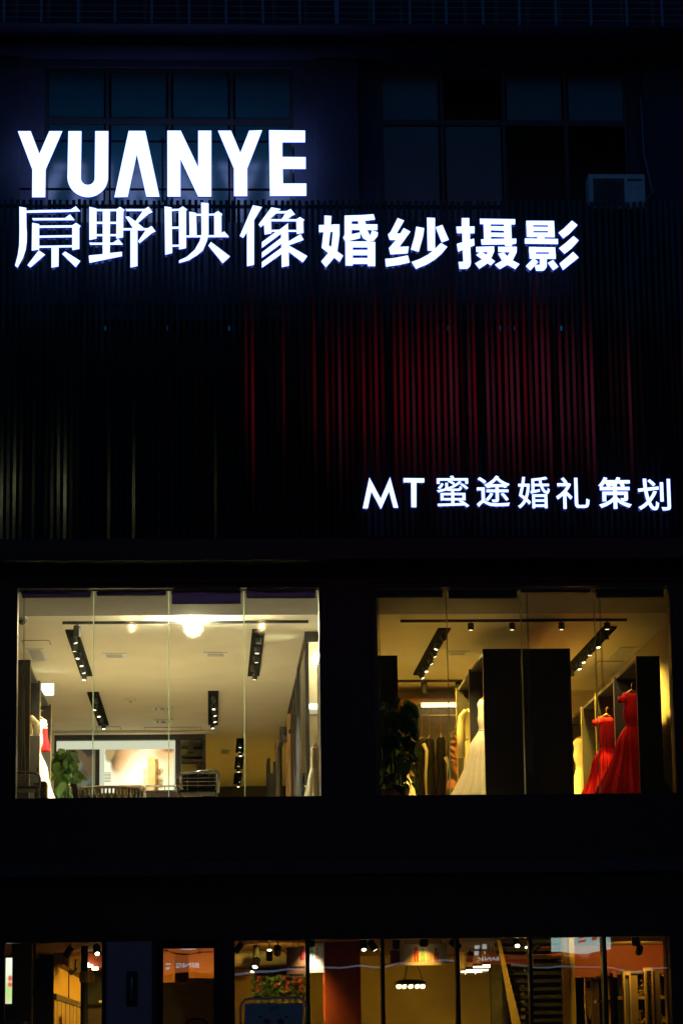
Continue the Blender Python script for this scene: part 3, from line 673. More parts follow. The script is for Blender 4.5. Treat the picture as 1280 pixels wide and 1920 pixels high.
# --- ceiling vents, detector, camera, exit lamp
def vent(label, q, slats, along='x', m=None):
    p = [PZ(u, v, ZC) for u, v in q]
    x0, x1 = min(p[0].x, p[3].x), max(p[1].x, p[2].x); y0, y1 = (p[0].y + p[1].y) / 2, (p[2].y + p[3].y) / 2
    x0, x1 = (p[0].x + p[3].x) / 2, (p[1].x + p[2].x) / 2
    t = thing('ceiling_vent', label, 'vent', ((x0 + x1) / 2, (y0 + y1) / 2, ZC - .001), 'air vents in the showroom ceiling')
    w = min(x1 - x0, y1 - y0) * .16
    f = MB().box(x0, x0 + w, y0, y1, ZC - .02, ZC - .002).box(x1 - w, x1, y0, y1, ZC - .02, ZC - .002).box(x0 + w, x1 - w, y0, y0 + w, ZC - .02, ZC - .002).box(x0 + w, x1 - w, y1 - w, y1, ZC - .02, ZC - .002)
    f.build('frame', m or M['white'], t)
    MB().box(x0 + w, x1 - w, y0 + w, y1 - w, ZC - .006, ZC - .003).build('dark_opening', M['grille'], t)
    for k in range(slats):
        xx = x0 + w + (x1 - x0 - 2 * w) * (k + .5) / slats; hw = (x1 - x0 - 2 * w) / slats * .16
        MB().box(xx - hw, xx + hw, y0 + w, y1 - w, ZC - .018, ZC - .007).build('slat', M['white'], t)
vent('square louvred ceiling vent by the left wall of the left showroom', [(46, 1215), (83, 1215), (92, 1238), (54, 1238)], 8)
vent('thin slotted ceiling vent between the two long troughs, left one', [(191, 1224), (237, 1224), (238, 1232), (193, 1232)], 10)
vent('thin slotted ceiling vent between the two long troughs, right one', [(381, 1222), (427, 1222), (427, 1230), (382, 1230)], 10)
vent('narrow ceiling vent in the middle of the left room, nearer one', [(284, 1325), (325, 1325), (325, 1331), (285, 1331)], 2)
vent('narrow ceiling vent in the middle of the left room, farther one', [(287, 1349), (325, 1349), (325, 1355), (288, 1355)], 2)
vent('small ceiling vent beside the three small troughs', [(411, 1403), (433, 1403), (432, 1413), (411, 1413)], 6)
vent('slotted ceiling vent right of the slanting trough in the gown room', [(838, 1220), (880, 1220), (874, 1227), (834, 1227)], 12)
vent('louvred ceiling vent high on the right of the gown room', [(1161, 1213), (1190, 1213), (1178, 1233), (1144, 1233)], 8)
def access(label, q):
    p = [PZ(u, v, ZC) for u, v in q]; x0, x1 = (p[0].x + p[3].x) / 2, (p[1].x + p[2].x) / 2; y0, y1 = (p[0].y + p[1].y) / 2, (p[2].y + p[3].y) / 2
    t = thing('access_panel', label, 'panel', ((x0 + x1) / 2, (y0 + y1) / 2, ZC - .001))
    MB().box(x0, x1, y0, y1, ZC - .006, ZC - .002).build('gap', M['grille'], t); MB().box(x0 + .012, x1 - .012, y0 + .04, y1 - .012, ZC - .012, ZC - .0065).build('board', M['ceil'], t)
access('flat ceiling access panel with a dark gap beside the square vent', [(40, 1200), (92, 1200), (98, 1209), (46, 1209)])
access('flat ceiling access panel in the gown room below the louvred vent', [(1125, 1239), (1172, 1239), (1160, 1247), (1110, 1247)])
access('long thin ceiling access panel before the photo wall', [(180, 1362), (228, 1362), (226, 1368), (181, 1368)])
access('long slit panel in the ceiling above the photo wall, right half', [(270, 1363), (378, 1363), (377, 1367), (271, 1367)])
p = PZ(245, 1311, ZC)
t = thing('smoke_detector', 'small round pale detector on the cream showroom ceiling', 'detector', (p.x, p.y, ZC - .001))
MB().lathe([(.10, ZC - .002), (.10, ZC - .02), (.07, ZC - .04)], p.x, p.y, 16).build('housing', M['ceil'], t, smooth=True)
MB().lathe([(.03, ZC - .041), (.025, ZC - .055)], p.x, p.y, 12).build('sensor', M['soffit'], t)
p = PZ(43, 1157, ZC)
t = thing('dome_camera', 'small grey dome camera under the ceiling at the upper left corner', 'camera', (p.x, p.y, ZC - .001))
MB().lathe([(.075, ZC - .002), (.075, ZC - .04)], p.x, p.y, 16).build('base', M['soffit'], t)
MB().lathe([(.06, ZC - .041), (.055, ZC - .08), (.035, ZC - .105), (.003, ZC - .115)], p.x, p.y, 16).build('dome', M['grille'], t, smooth=True)
ey = 9.0; r = rect(79, 1282, 101, 1303, ey)
t = thing('square_lamp', 'small glowing white square lamp on the end of the left wardrobe', 'lamp', ((r[0] + r[1]) / 2, ey, r[2]))
MB().box(r[0] - .01, r[1] + .01, ey + .002, ey + .05, r[2] - .01, r[3] + .01).build('case', M['white'], t, bevel=.005)
MB().box(r[0], r[1], ey - .004, ey, r[2], r[3]).build('lit_face', emat('pale green lamp face', (.82, 1.0, .80), 6), t)
MB().box(r[0] - .3, r[0] - .011, ey + .01, ey + .04, (r[2] + r[3]) / 2 - .02, (r[2] + r[3]) / 2 + .02).build('arm', M['black'], t)

# ------------------------------------------------------------------ gowns
def interp(pts, t):
    for (a, x), (b, y) in zip(pts, pts[1:]):
        if t <= b:
            q = (t - a) / (b - a); q = q * q * (3 - 2 * q); return x + (y - x) * q
    return pts[-1][1]
def gown(name, label, cx, cy, zt, zb, sh, waist, hem, m, mb2=None, rot=0.0, folds=11, amp=.10, flat=.45, hook=None, seed=1, sleeves=None, wt=.26, group=None, lean=0.0, layers=None):
    rr = random.Random(seed); H = zt - zb
    t = thing(name, label, 'gown' if 'gown' in label else 'dress', (cx, cy, zb), group)
    prof = [(0, sh * .72), (.03, sh), (.10, sh * .92), (.16, sh * 1.02), (wt, waist), (wt + .12, waist + (hem - waist) * .28), (1, hem)]
    ph = [rr.uniform(0, 6.28) for _ in range(3)]
    def rip(q, z):
        u = (zt - z) / H; k = max(0, (u - wt) / (1 - wt)) ** .7
        return 1 + amp * k * (math.sin(folds * q + ph[0] + .8 * u) + .5 * math.sin((folds * 2 + 3) * q + ph[1]) + .4 * math.sin(3 * q + ph[2]))
    def ring(us): return [(interp(prof, u), zt - u * H) for u in us]
    def shape(us, n):
        b = MB(); rings = []
        for u in us:
            z = zt - u * H; r = interp(prof, u); fl = flat + (1 - flat) * .75 * max(0, (u - wt) / (1 - wt)); i0 = len(b.v)
            for j in range(n):
                q = 2 * math.pi * j / n; k = rip(q, z)
                a_, b_ = r * k * math.cos(q), r * k * fl * math.sin(q)
                b.v.append((cx + lean * u + a_ * math.cos(rot) - b_ * math.sin(rot), cy + a_ * math.sin(rot) + b_ * math.cos(rot), z + (.015 * math.sin(folds * q) if u == 1 else 0)))
            rings.append(i0)
        for a0, b0 in zip(rings, rings[1:]):
            for j in range(n): b.f.append((a0 + j, b0 + j, b0 + (j + 1) % n, a0 + (j + 1) % n)); b.m.append(0)
        return b
    n = 150
    shape([wt + (1 - wt) * k / 12 for k in range(13)], n).build('skirt', m, t, smooth=True)
    if layers:
        ph[0] += 1.3; ph[1] += .7; keep = list(prof); prof = [(a_, b_ * (1.0 if a_ <= wt else 1.05)) for a_, b_ in keep]
        shape([wt + (layers - wt) * k / 10 for k in range(11)], n).build('overskirt', m, t, smooth=True); prof = keep
    bo = shape([.005 + (wt - .005) * k / 8 for k in range(9)], 40); bo.f.append(tuple(range(40))); bo.m.append(0)
    bo.build('bodice', mb2 or m, t, smooth=True)
    bw = MB().tube([(cx + interp(prof, wt) * 1.03 * math.cos(q) * math.cos(rot) - interp(prof, wt) * 1.03 * flat * math.sin(q) * math.sin(rot) + lean * wt, cy + interp(prof, wt) * 1.03 * math.cos(q) * math.sin(rot) + interp(prof, wt) * 1.03 * flat * math.sin(q) * math.cos(rot), zt - wt * H) for q in [6.283 * k / 20 for k in range(20)]], .012, 6, closed=True)
    bw.build('waist_band', mb2 or m, t, smooth=True)
    if sleeves:
        for sgn in (-1, 1):
            dx, dy = math.cos(rot) * sgn, math.sin(rot) * sgn; L = sleeves
            MB().tube([(cx + dx * sh * .8, cy + dy * sh * .8, zt - .03), (cx + dx * (sh + .05), cy + dy * (sh + .05), zt - .12), (cx + dx * (sh + .07), cy + dy * (sh + .07), zt - L * .5), (cx + dx * (sh + .06), cy + dy * (sh + .06), zt - L)], .045, 10, r1=.055).build('sleeve', mb2 or m, t, smooth=True)
    hz = hook if hook else zt + .16
    hk = MB(); dx, dy = math.cos(rot), math.sin(rot)
    hk.tube([(cx - dx * sh * .8, cy - dy * sh * .8, zt - .015), (cx, cy, zt + .055), (cx + dx * sh * .8, cy + dy * sh * .8, zt - .015)], .012, 6)
    hk.tube([(cx, cy, zt + .05), (cx, cy, hz - .03), (cx + .02, cy, hz), (cx + .035, cy, hz - .02)], .005, 5)
    hk.build('hanger', M['wood'], t, smooth=True)
    return t
def zat(v, y, u=900): return P(u, v, y).z

# --- wardrobe of the gown room (boards that face the street, bays open to the left)
def wardrobe(label, xl, xr, depths, ztop_, mirror=False, bays=True):
    t = thing('wardrobe', label, 'wardrobe', ((xl + xr) / 2, depths[0], ZF))
    for i, d in enumerate(depths):
        MB().box(xl, xr, d, d + .05, ZF + .002, ztop_).build('divider_board', M['blackwood'], t, bevel=.003)
        e = xr if mirror else xl
        s = 1 if mirror else -1
        MB().box(e + s * .001, e + s * .007, d + .002, d + .048, ZF + .004, ztop_ - .002).build('edge_strip', M['edge'], t)
    MB().box(xl + .03, xr - .03, depths[0] + .051, depths[-1] - .001, ztop_ - .04, ztop_ - .002).build('top_board', M['blackwood'], t)
    b = xl if mirror else xr
    MB().box(b - .02 if not mirror else b, b if not mirror else b + .02, depths[0] + .051, depths[-1] - .001, ZF + .002, ztop_ - .042).build('back_board', M['blackwood'], t)
    for i, (d, e) in enumerate(zip(depths, depths[1:])):
        zz = ztop_ - .36; xm_ = (xl + xr) / 2
        xm_ = xl + .3 if not mirror else xr - .25
        MB().tube([(xm_, d + .052, zz), (xm_, e - .002, zz)], .012, 8).build('hanging_rail', M['edge'], t)
        MB().box(xm_ - .05, xm_ + .05, d + .3, d + .4, ztop_ - .07, ztop_ - .042).build('added_light', M['lampdim'], t)  # light box added to brighten the gowns, with the spot below
        spot(t, (xm_ + (-.12 if not mirror else .12), d + .5, ztop_ - .09), (0, .35, -1), 14, 120, WARMER)
    return t
d1 = 3.0
xl1, xr1 = P(908, 1350, d1).x, P(1072, 1350, d1).x; zw = P(980, 1216, d1).z
wardrobe('tall black wardrobe standing free in the middle of the gown room', xl1, xr1, [3.0, 5.1, 7.2], zw)
xl2 = P(1196, 1350, 2.5).x
wardrobe('black wardrobe row along the right wall with red gowns', xl2, P(1240, 1350, 2.5).x, [2.5, 4.65, 6.6, 8.2, 10.2], P(1220, 1230, 2.5).z)
MB_ = None
# left black cabinet
r = rect(699, 1229, 747, 1498, 2.4)
t = thing('cabinet', 'narrow black cabinet behind the big leafed plant', 'cabinet', ((r[0] + r[1]) / 2, 2.6, ZF))
MB().box(XP + .07, r[1], 2.4, 3.3, ZF + .002, r[3]).build('carcass', M['blackwood'], t, bevel=.004)
MB().box(XP + .08, r[1] - .01, 2.385, 2.399, ZF + .1, r[3] - .02).build('front_panel', M['blackwood'], t, bevel=.003)
# closet at the back with lit tube and hanging dresses
cy = YR - .75
cr = rect(748, 1313, 866, 1500, cy)
t = thing('closet', 'open closet with a bright tube lamp and a row of hanging dark dresses', 'closet', ((cr[0] + cr[1]) / 2, cy, ZF))
MB().box(cr[0], 5.0, cy, cy + .7, cr[3] - .03, cr[3] + .02).build('top_board', M['wood'], t)
MB().box(cr[0], 5.0, YR - .03, YR - .005, ZF + .002, cr[3] - .032).build('back_board', mat('bronze board', (0.14, 0.10, 0.045), .35, var=.2), t)
xp = P(772, 1400, cy).x
MB().box(xp - .035, xp + .035, cy - .01, cy + .68, ZF + .002, cr[3] - .032).build('upright', M['wood'], t)
la, lb = P(790, 1321, cy + .2), P(862, 1319, cy + .2)
tub = MB().tube([(la.x, cy + .2, la.z), (4.96, cy + .2, la.z)], .045, 10).build('tube_lamp', emat('tube lamp', (1, .78, .38), 7), t, smooth=True)
zr = P(820, 1342, cy + .3).z
MB().tube([(xp + .04, cy + .3, zr), (4.96, cy + .3, zr)], .018, 8).build('hanging_rail', M['edge'], t, smooth=True)
for i, (u, mm, w_, lab, v0) in enumerate(((791, 'blackcloth', .20, 'black velvet dress with white collar, leftmost in the closet', 1388), (805, 'blackcloth', .16, 'long black dress second from the left in the closet', 1385), (826, 'blackcloth', .18, 'black dress with pale side slit in the closet', 1382))):
    y = cy + .3; p = P(u, v0, y)
    g = gown('dark_dress', lab, p.x, y, p.z, ZF + .3, w_, w_ * .75, w_ * 1.25, M[mm], rot=.9 + .3 * i, folds=7, amp=.07, hook=zr + .02, seed=20 + i, group='dresses hanging in the closet')
    if i != 1:
        q = P(u + (8 if i == 0 else 14), 1395 if i == 0 else 1420, y - .2)
        MB().tube([(q.x - .05, y - .20, q.z), (q.x, y - .24, q.z - .12), (q.x - .03, y - .25, q.z - .6), (q.x - .02, y - .26, q.z - 1.0)], .035, 7, r1=.02).build('pale_sash', M['ivory'], g, smooth=True)
y = cy - .1; p = P(858, 1377, y)
flor = printmat('floral cloth', (.02, .016, .014), [('e', .62, .86, .22, .05, .4, (.5, .16, .10), .5), ('e', .35, .74, .16, .05, 0, (.55, .2, .14), .4), ('e', .7, .66, .18, .05, 1, (.6, .25, .18), .4), ('e', .4, .5, .24, .06, .3, (.7, .3, .2), .4), ('e', .55, .42, .2, .05, 1.4, (.6, .14, .1), .4), ('e', .3, .3, .2, .05, .4, (.65, .26, .18), .4), ('e', .6, .2, .25, .06, .9, (.7, .3, .2), .4), ('e', .4, .1, .2, .05, .2, (.6, .2, .12), .4)])
gown('floral_dress', 'black dress with large pink flowers at the right end of the closet', p.x - .05, y, p.z, ZF + .25, .17, .13, .3, flor, rot=.6, folds=7, amp=.08, seed=31)
# white gowns in the bays of the central wardrobe
gown('white_gown', 'ivory wedding gown with wide skirt at the front bay of the central wardrobe', xl1 + .16, 4.2, P(905, 1312, 4.2).z, ZF + .06, .15, .13, .64, M['ivory'], rot=.35, folds=19, amp=.075, flat=.5, seed=2, wt=.24, layers=.86)
gown('white_gown', 'ivory gown half hidden behind the second wardrobe board', P(880, 1350, 6.3).x + .06, 6.3, P(880, 1330, 6.3).z, ZF + .3, .15, .14, .24, M['ivory'], rot=.3, folds=9, amp=.06, seed=3, sleeves=.75)
# red gowns and a pale one along the right wall
rx = xl2
gown('red_gown', 'large red ball gown with lace bodice, nearest on the right wall', rx + .10, 3.65, P(1190, 1300, 3.65).z, ZF + .12, .17, .12, .66, M['red'], M['redlace'], rot=.75, folds=13, amp=.13, flat=.5, seed=5, sleeves=.16, lean=-.06, layers=.9)
gown('red_gown', 'smaller red gown with ruffled shoulders behind the large one', rx + .03, 5.7, P(1152, 1345, 5.7).z, ZF + .1, .18, .13, .60, M['red'], M['redlace'], rot=.7, folds=12, amp=.12, flat=.5, seed=6, sleeves=.15, lean=-.05, layers=.88)
gown('cream_gown', 'yellowish cream gown beside the central wardrobe on the right', P(1082, 1400, 9.2).x + .12, 9.2, P(1086, 1385, 9.2).z, ZF + .1, .24, .19, .42, M['ivory'], rot=.6, folds=10, amp=.06, seed=7)
# beads on the red gown
# gown skirt low behind the plant
gown('white_gown', 'ivory gown skirt low behind the big leafed plant', P(757, 1450, 6.0).x - .05, 6.0, P(757, 1440, 6.0).z + .2, ZF + .05, .14, .13, .42, M['ivory'], rot=.2, folds=10, amp=.06, seed=8)

# ------------------------------------------------------------------ plants
def leaf_mesh(name, m, L=.22, Wd=.15):
    b = MB(); pr = [(0, .0), (.10, .55), (.28, .95), (.5, 1.0), (.72, .72), (.9, .3), (1, 0)]
    L_, R_, c_ = [], [], []
    for t_, w_ in pr:
        x = t_ * L; zz = -.35 * L * t_ * t_
        c_.append((x, 0, zz + .0)); L_.append((x, w_ * Wd / 2, zz + .14 * w_ * Wd)); R_.append((x, -w_ * Wd / 2, zz + .14 * w_ * Wd))
    b.v = c_ + L_ + R_; n = len(pr)
    for k in range(n - 1):
        b.f.append((k, k + 1, n + k + 1, n + k)); b.f.append((k, 2 * n + k, 2 * n + k + 1, k + 1)); b.m += [0, 0]
    me = bpy.data.meshes.new(name); me.from_pydata(b.v, [], b.f); me.materials.append(m)
    for p_ in me.polygons: p_.use_smooth = True
    return me
LEAF = [leaf_mesh('leaf', M['leaf']), leaf_mesh('leaf', M['leafb'], .2, .13)]
def leafy(label, base, top, rx, ry, n, pot=True, seed=1, size=1.0, name='potted_plant'):
    rr = random.Random(seed); base = Vector(base); H = top - base.z
    t = thing(name, label, 'plant', base)
    z0 = base.z + .35 if pot else base.z
    if pot:
        MB().lathe([(.13, base.z), (.15, base.z + .02), (.19, base.z + .33), (.20, base.z + .36), (.17, base.z + .36), (.165, base.z + .31)], base.x, base.y, 20).build('pot', M['pot'], t, smooth=True)
    for k in range(5):
        a = rr.uniform(0, 6.28); q = Vector((base.x + rx * .5 * math.cos(a), base.y + ry * .5 * math.sin(a), top - rr.uniform(.1, .4) * H))
        MB().tube([(base.x + .04 * math.cos(a), base.y + .04 * math.sin(a), z0 - .05), (base.x + rx * .2 * math.cos(a), base.y + ry * .2 * math.sin(a), (z0 + q.z) / 2), tuple(q)], .012, 6, r1=.006).build('stem', M['leaf'], t)
    for k in range(n):
        u = rr.random() ** .8; z = z0 + .02 + u * (top - z0); a = rr.uniform(0, 6.283); rad = (rr.random() ** .45) * (1 - .45 * u ** 3)
        o = bpy.data.objects.new('leaf', LEAF[0 if rr.random() < .8 else 1]); C.objects.link(o); o.parent = t
        o.location = Vector((base.x + rx * rad * math.cos(a) * .85, base.y + ry * rad * math.sin(a) * .85, z)) - base
        s_ = size * rr.uniform(.65, 1.25); o.scale = (s_, s_, s_)
        o.rotation_euler = (rr.uniform(-.6, .6), rr.uniform(.1, 1.3), a + rr.uniform(-.9, .9))
    return t
py_ = 1.25
pb = P(742, 1400, py_); leafy('big leafed green climbing plant beside the cabinet in the right showroom window', (pb.x - .02, py_, ZF + .001), P(730, 1308, py_).z, .36, .30, 150, seed=3, size=1.0)
py_ = 10.5
pb = P(122, 1440, py_); leafy('dark green leafy pot plant left of the glowing photo wall', (pb.x, py_, ZF + .001), P(122, 1408, py_).z, .31, .31, 230, seed=5, size=.85)

# ------------------------------------------------------------------ left room furniture
# wardrobe row along the left wall
xw = P(56, 1350, 3.0).x
wd = [3.0, PZ(75, 1290, ZC).y * 0 + 5.4, 8.2, 9.05]
wardrobe('black wardrobe row along the left wall of the left showroom', XL + .01, xw, [3.0, 5.2, 8.0], P(45, 1237, 3.0).z, mirror=True)
gown('white_gown', 'white gown with wide skirt by the left wardrobe, cream skirt spreading to the floor', xw - .20, 6.4, P(75, 1352, 6.4).z, ZF + .04, .20, .16, .58, M['ivory'], M['ivory'], rot=-.5, folds=12, amp=.05, seed=11)
gown('red_jacket_dress', 'red and white patterned short dress hanging at the left wardrobe', P(78, 1352, 7.0).x - .02, 7.0, P(78, 1350, 7.0).z, P(78, 1408, 7.0).z, .12, .11, .16, M['redlace'], M['ivory'], rot=-.4, folds=7, amp=.05, seed=12)
gown('white_gown', 'white sleeved dress in the first bay of the left wardrobe', xw - .22, 4.3, P(58, 1342, 4.3).z, P(58, 1378, 4.3).z, .2, .17, .2, M['ivory'], M['ivory'], rot=-.4, folds=7, amp=.04, seed=13, sleeves=.3)

# glowing photo wall
fy = YB - .10
a_, b_ = P(92, 1378, fy), P(386, 1378, fy)
pw = thing('photo_wall', 'glowing white lightbox wall with two large portrait photographs in a dark frame', 'lightbox', ((a_.x + b_.x) / 2, fy, ZF))
fr = MB(); lx0, lx1 = P(107, 1440, fy).x, P(328, 1440, fy).x; zp1 = P(220, 1389, fy).z; zt_ = P(220, 1378, fy).z
fr.box(a_.x, b_.x, fy - .04, fy + .1, zt_ - .10, zt_)
fr.box(lx0 - .10, lx0 - .01, fy - .035, fy + .1, ZF + .002, zt_ - .102).box(lx1 + .01, lx1 + .12, fy - .035, fy + .1, ZF + .002, zt_ - .102)
fr.build('frame', M['black'], pw)
MB().box(lx0 - .008, lx1 + .008, fy + .02, fy + .08, ZF + .4, zp1).build('lightbox', emat('white lightbox', (1.0, .97, .74), .8), pw)
q = rect(124, 1405, 178, 1500, fy)
ph1 = printmat('flower portrait print', (.30, .30, .22), [('b', .5, .95, .6, .12, 0, (.07, .045, .03), .3), ('e', .62, .80, .34, .10, .6, (.45, .25, .14), .3), ('e', .85, .62, .14, .22, .1, (.42, .22, .12), .4), ('e', .38, .68, .17, .10, 0, (.75, .70, .42), .4), ('e', .38, .68, .06, .04, 0, (.45, .36, .12), .8), ('e', .66, .52, .12, .06, .5, (.35, .12, .09), .5), ('e', .75, .42, .16, .05, .8, (.05, .03, .03), .5), ('e', .5, .3, .45, .18, 0, (.45, .47, .36), .6), ('e', .7, .2, .18, .06, -.7, (.05, .04, .04), .5)], emit=.35)
MB().box(q[0], q[1], fy + .005, fy + .018, q[2], q[3]).build('photograph', ph1, pw)
q2 = rect(178, 1405, 187, 1500, fy); MB().box(q2[0] + .004, q2[1], fy + .004, fy + .018, q2[2], q2[3]).build('dark_strip', M['charcoal'], pw)
q = rect(196, 1405, 326, 1490, fy)
ph2 = printmat('couple portrait print', (1.0, .96, .72), [('e', .20, .92, .17, .26, 0, (.16, .09, .03), .2), ('e', .10, .90, .06, .18, .2, (.45, .30, .12), .3), ('e', .26, .80, .12, .30, .3, (.05, .03, .015), .2), ('e', .42, .88, .20, .32, .2, (.95, .50, .20), .6), ('e', .34, .72, .12, .30, .5, (.75, .34, .12), .7), ('e', .48, .93, .05, .12, .2, (.55, .2, .08), .3), ('e', .62, .80, .22, .22, 0, (1.5, 1.15, .65), .7), ('e', .88, .90, .18, .22, 0, (1.0, .5, .22), .6), ('e', .93, .97, .10, .06, 0, (.4, .15, .06), .6), ('e', .85, .5, .14, .3, .3, (1.2, .75, .38), .8), ('e', .55, .45, .25, .30, 0, (1.8, 1.5, 1.0), .8), ('e', .62, .14, .05, .06, 0, (.5, .28, .2), .5)], emit=1.35)
MB().box(q[0], q[1], fy + .006, fy + .018, q[2], q[3]).build('photograph', ph2, pw)
q = rect(196, 1447, 208, 1466, fy)
for k in range(7):
    z = q[2] + (q[3] - q[2]) * k / 7; MB().box(q[0], q[1], fy + .001, fy + .004, z, z + .012).build('text_line', M['tan'], pw)
# open shelf right of the lightbox
sh = thing('open_shelf', 'dark framed open shelf right of the glowing photo wall', 'shelf', (b_.x - .3, fy, ZF))
sx0, sx1 = lx1 + .125, b_.x
MB().box(sx1 - .07, sx1, fy - .03, fy + .4, ZF + .002, zt_ - .103).build('post', M['black'], sh)
for v in (1398.5, 1417, 1427): 
    z = P(350, v, fy).z; MB().box(sx0, sx1 - .072, fy - .02, fy + .38, z - .02, z + .015).build('shelf_board', M['black'], sh)
MB().box(sx0, sx1 - .072, fy + .39, fy + .42, ZF + .002, zt_ - .103).build('back_board', M['olive'], sh)
z = P(350, 1440, fy).z; MB().box(sx0 + .3, sx1 - .08, fy + .02, fy + .3, z - .3, z + .17).build('drawer_box', M['charcoal'], sh)
z = P(342, 1398.5, fy).z; MB().box(sx0 + .12, sx0 + .24, fy, fy + .1, z - .12, z - .022).build('small_lamp', M['black'], sh)
struct(MB().box(XL, b_.x, YB + .35, YB + .5, ZF + .002, ZC - .002).build('wall_photo', M['cream']))
# cornice strip above the photo wall
struct(MB().box(XL + .001, b_.x + .2, fy - .5, fy - .2, ZC - .05, ZC - .001).build('ceiling_step', M['ceil'], bevel=.004))

# wooden display tower with round knobs
ty_ = 6.0; q = rect(277, 1418, 291, 1478, ty_)
tw = thing('display_tower', 'tall wooden display block with round pale discs along its sides', 'display', ((q[0] + q[1]) / 2, ty_, ZF))
MB().box(q[0], q[1], ty_, ty_ + .22, ZF + .002, q[3]).build('block', mat('raw plywood', (0.50, 0.36, 0.18), .7, var=.15), tw, bevel=.004)
MB().box(q[1] + .001, q[1] + .05, ty_ + .1, ty_ + .3, ZF + .002, q[3] - .03).build('side_board', M['wood'], tw)
for v in (1444, 1450, 1460, 1466, 1473):
    z = P(280, v, ty_).z
    for x, w_ in ((q[0] - .04, .045), (q[1] + .09, .05)):
        MB().tube([(x, ty_ + .08, z), (x, ty_ + .1, z)], w_ * .8, 14).build('disc', M['ivory'], tw)
        MB().tube([(x, ty_ + .09, z), (q[0] + .01 if x < q[0] else q[1] - .01, ty_ + .09, z)], .008, 5).build('peg', M['wood'], tw)
# wire lounge chairs
def wire_chair(label, x0, x1, zt0, zt1, y, bars, rows, r=.018, mt='steel', cushion=None, depth=.6):
    t = thing('wire_chair', label, 'chair', ((x0 + x1) / 2, y + depth / 2, ZF))
    zs = ZF + .42; c_ = .07
    b = MB().tube([(x0, y, zs - .05), (x0, y, zt0 - c_), (x0 + c_ * .3, y, zt0 - c_ * .25), (x0 + c_, y, zt0), (x1 - c_, y, zt1), (x1 - c_ * .25, y, zt1 - c_ * .3), (x1, y, zt1 - c_), (x1 - .02, y, zs - .05)], r, 8).build('back_frame', M[mt], t, smooth=True)
    for k in range(1, bars + 1):
        x = x0 + (x1 - x0) * k / (bars + 1); zt_ = zt0 + (zt1 - zt0) * k / (bars + 1)
        MB().tube([(x, y + .004, zs - .05), (x, y + .004, zt_)], r * .35, 5).build('wire', M[mt], t)
    for k in range(1, rows + 1):
        z = zs + (min(zt0, zt1) - zs) * k / (rows + 1)
        MB().tube([(x0, y - .004, z), (x1, y - .004, z)], r * .35, 5).build('wire', M[mt], t)
    MB().box(x0 + .02, x1 - .02, y + .03, y + depth, zs - .04, zs).build('seat', M['charcoal'], t, bevel=.015)
    for x in (x0 + .04, x1 - .04):
        for yy in (y + .05, y + depth - .05):
            MB().tube([(x, yy, ZF + .002), (x, yy, zs - .041)], r * .8, 7).build('leg', M[mt], t)
        MB().tube([(x, y, zs + .22), (x, y + depth * .5, zs + .2), (x, y + depth - .03, zs + .14), (x, y + depth - .02, zs - .03)], r * .8, 7).build('arm', M[mt], t, smooth=True)
    return t
cyy = 1.6
a, b = P(332, 1452, cyy), P(411, 1444, cyy)
wire_chair('steel wire lounge chair with brown back cushion near the window', a.x, b.x, a.z, b.z, cyy, 3, 3)
q = rect(342, 1450, 406, 1500, cyy + .12)
tag(MB().box(q[0], q[1], cyy + .05, cyy + .17, ZF + .425, q[3]).build('back_cushion', M['charcoal'], origin=((q[0] + q[1]) / 2, cyy + .11, ZF + .425), bevel=.04), 'dark brown cushion leaning in the steel wire chair', 'cushion')
a, b = P(-8, 1444, .9), P(76, 1450, .9)
wire_chair('grey wire chair in the lower left corner of the left showroom window', a.x, b.x, a.z, b.z, .9, 1, 3, .016, 'darksteel')
q = rect(79, 1464, 88, 1500, 1.9)
tg = thing('dark_stool', 'small dark leather stool beside the grey wire chair', 'stool', ((q[0] + q[1]) / 2, 2.0, ZF))
MB().box(q[0] - .1, q[1], 1.9, 2.2, ZF + .30, q[3]).build('seat_back', M['charcoal'], tg, bevel=.03)
for x in (q[0] - .08, q[1] - .02):
    for yy in (1.93, 2.17): MB().tube([(x, yy, ZF + .002), (x, yy, ZF + .31)], .014, 6).build('leg', M['darksteel'], tg)
# barrel chair with striped slats
by = 2.4; a, b = P(150, 1476, by), P(262, 1476, by)
bc = thing('barrel_chair', 'round barrel chair with many curved pale back slats', 'chair', ((a.x + b.x) / 2, by + .35, ZF))
R0 = (b.x - a.x) / 2; cx, cyb = (a.x + b.x) / 2, by + R0 * .7
MB().lathe([(R0 * .9, ZF + .36), (R0 * .92, ZF + .44), (R0 * .85, ZF + .46)], cx, cyb, 28, sy=.7).build('seat', M['tan'], bc, smooth=True)
n = 26; ztop_b = a.z
sl = None
for k in range(n):
    q = math.pi * (1.02 + .96 * k / (n - 1)); x, y = cx + R0 * math.cos(q), cyb + R0 * .7 * math.sin(q)
    MB().tube([(x, y, ZF + .30), (x + .03 * math.cos(q), y + .02 * math.sin(q), ZF + .5), (x, y, ztop_b - .02)], .013, 6).build('slat', M['steel'] if k % 2 else M['darksteel'], bc, smooth=True)
MB().tube([(cx + R0 * math.cos(math.pi * (1 + k / 20)), cyb + R0 * .7 * math.sin(math.pi * (1 + k / 20)), ztop_b) for k in range(21)], .02, 8).build('top_rail', M['wood'], bc, smooth=True)
for q in (.25, .75, 1.25, 1.75): MB().tube([(cx + R0 * .7 * math.cos(q * math.pi), cyb + R0 * .5 * math.sin(q * math.pi), ZF + .002), (cx + R0 * .7 * math.cos(q * math.pi), cyb + R0 * .5 * math.sin(q * math.pi), ZF + .365)], .018, 7).build('leg', M['darksteel'], bc)
q = rect(218, 1471, 272, 1500, by + .75)
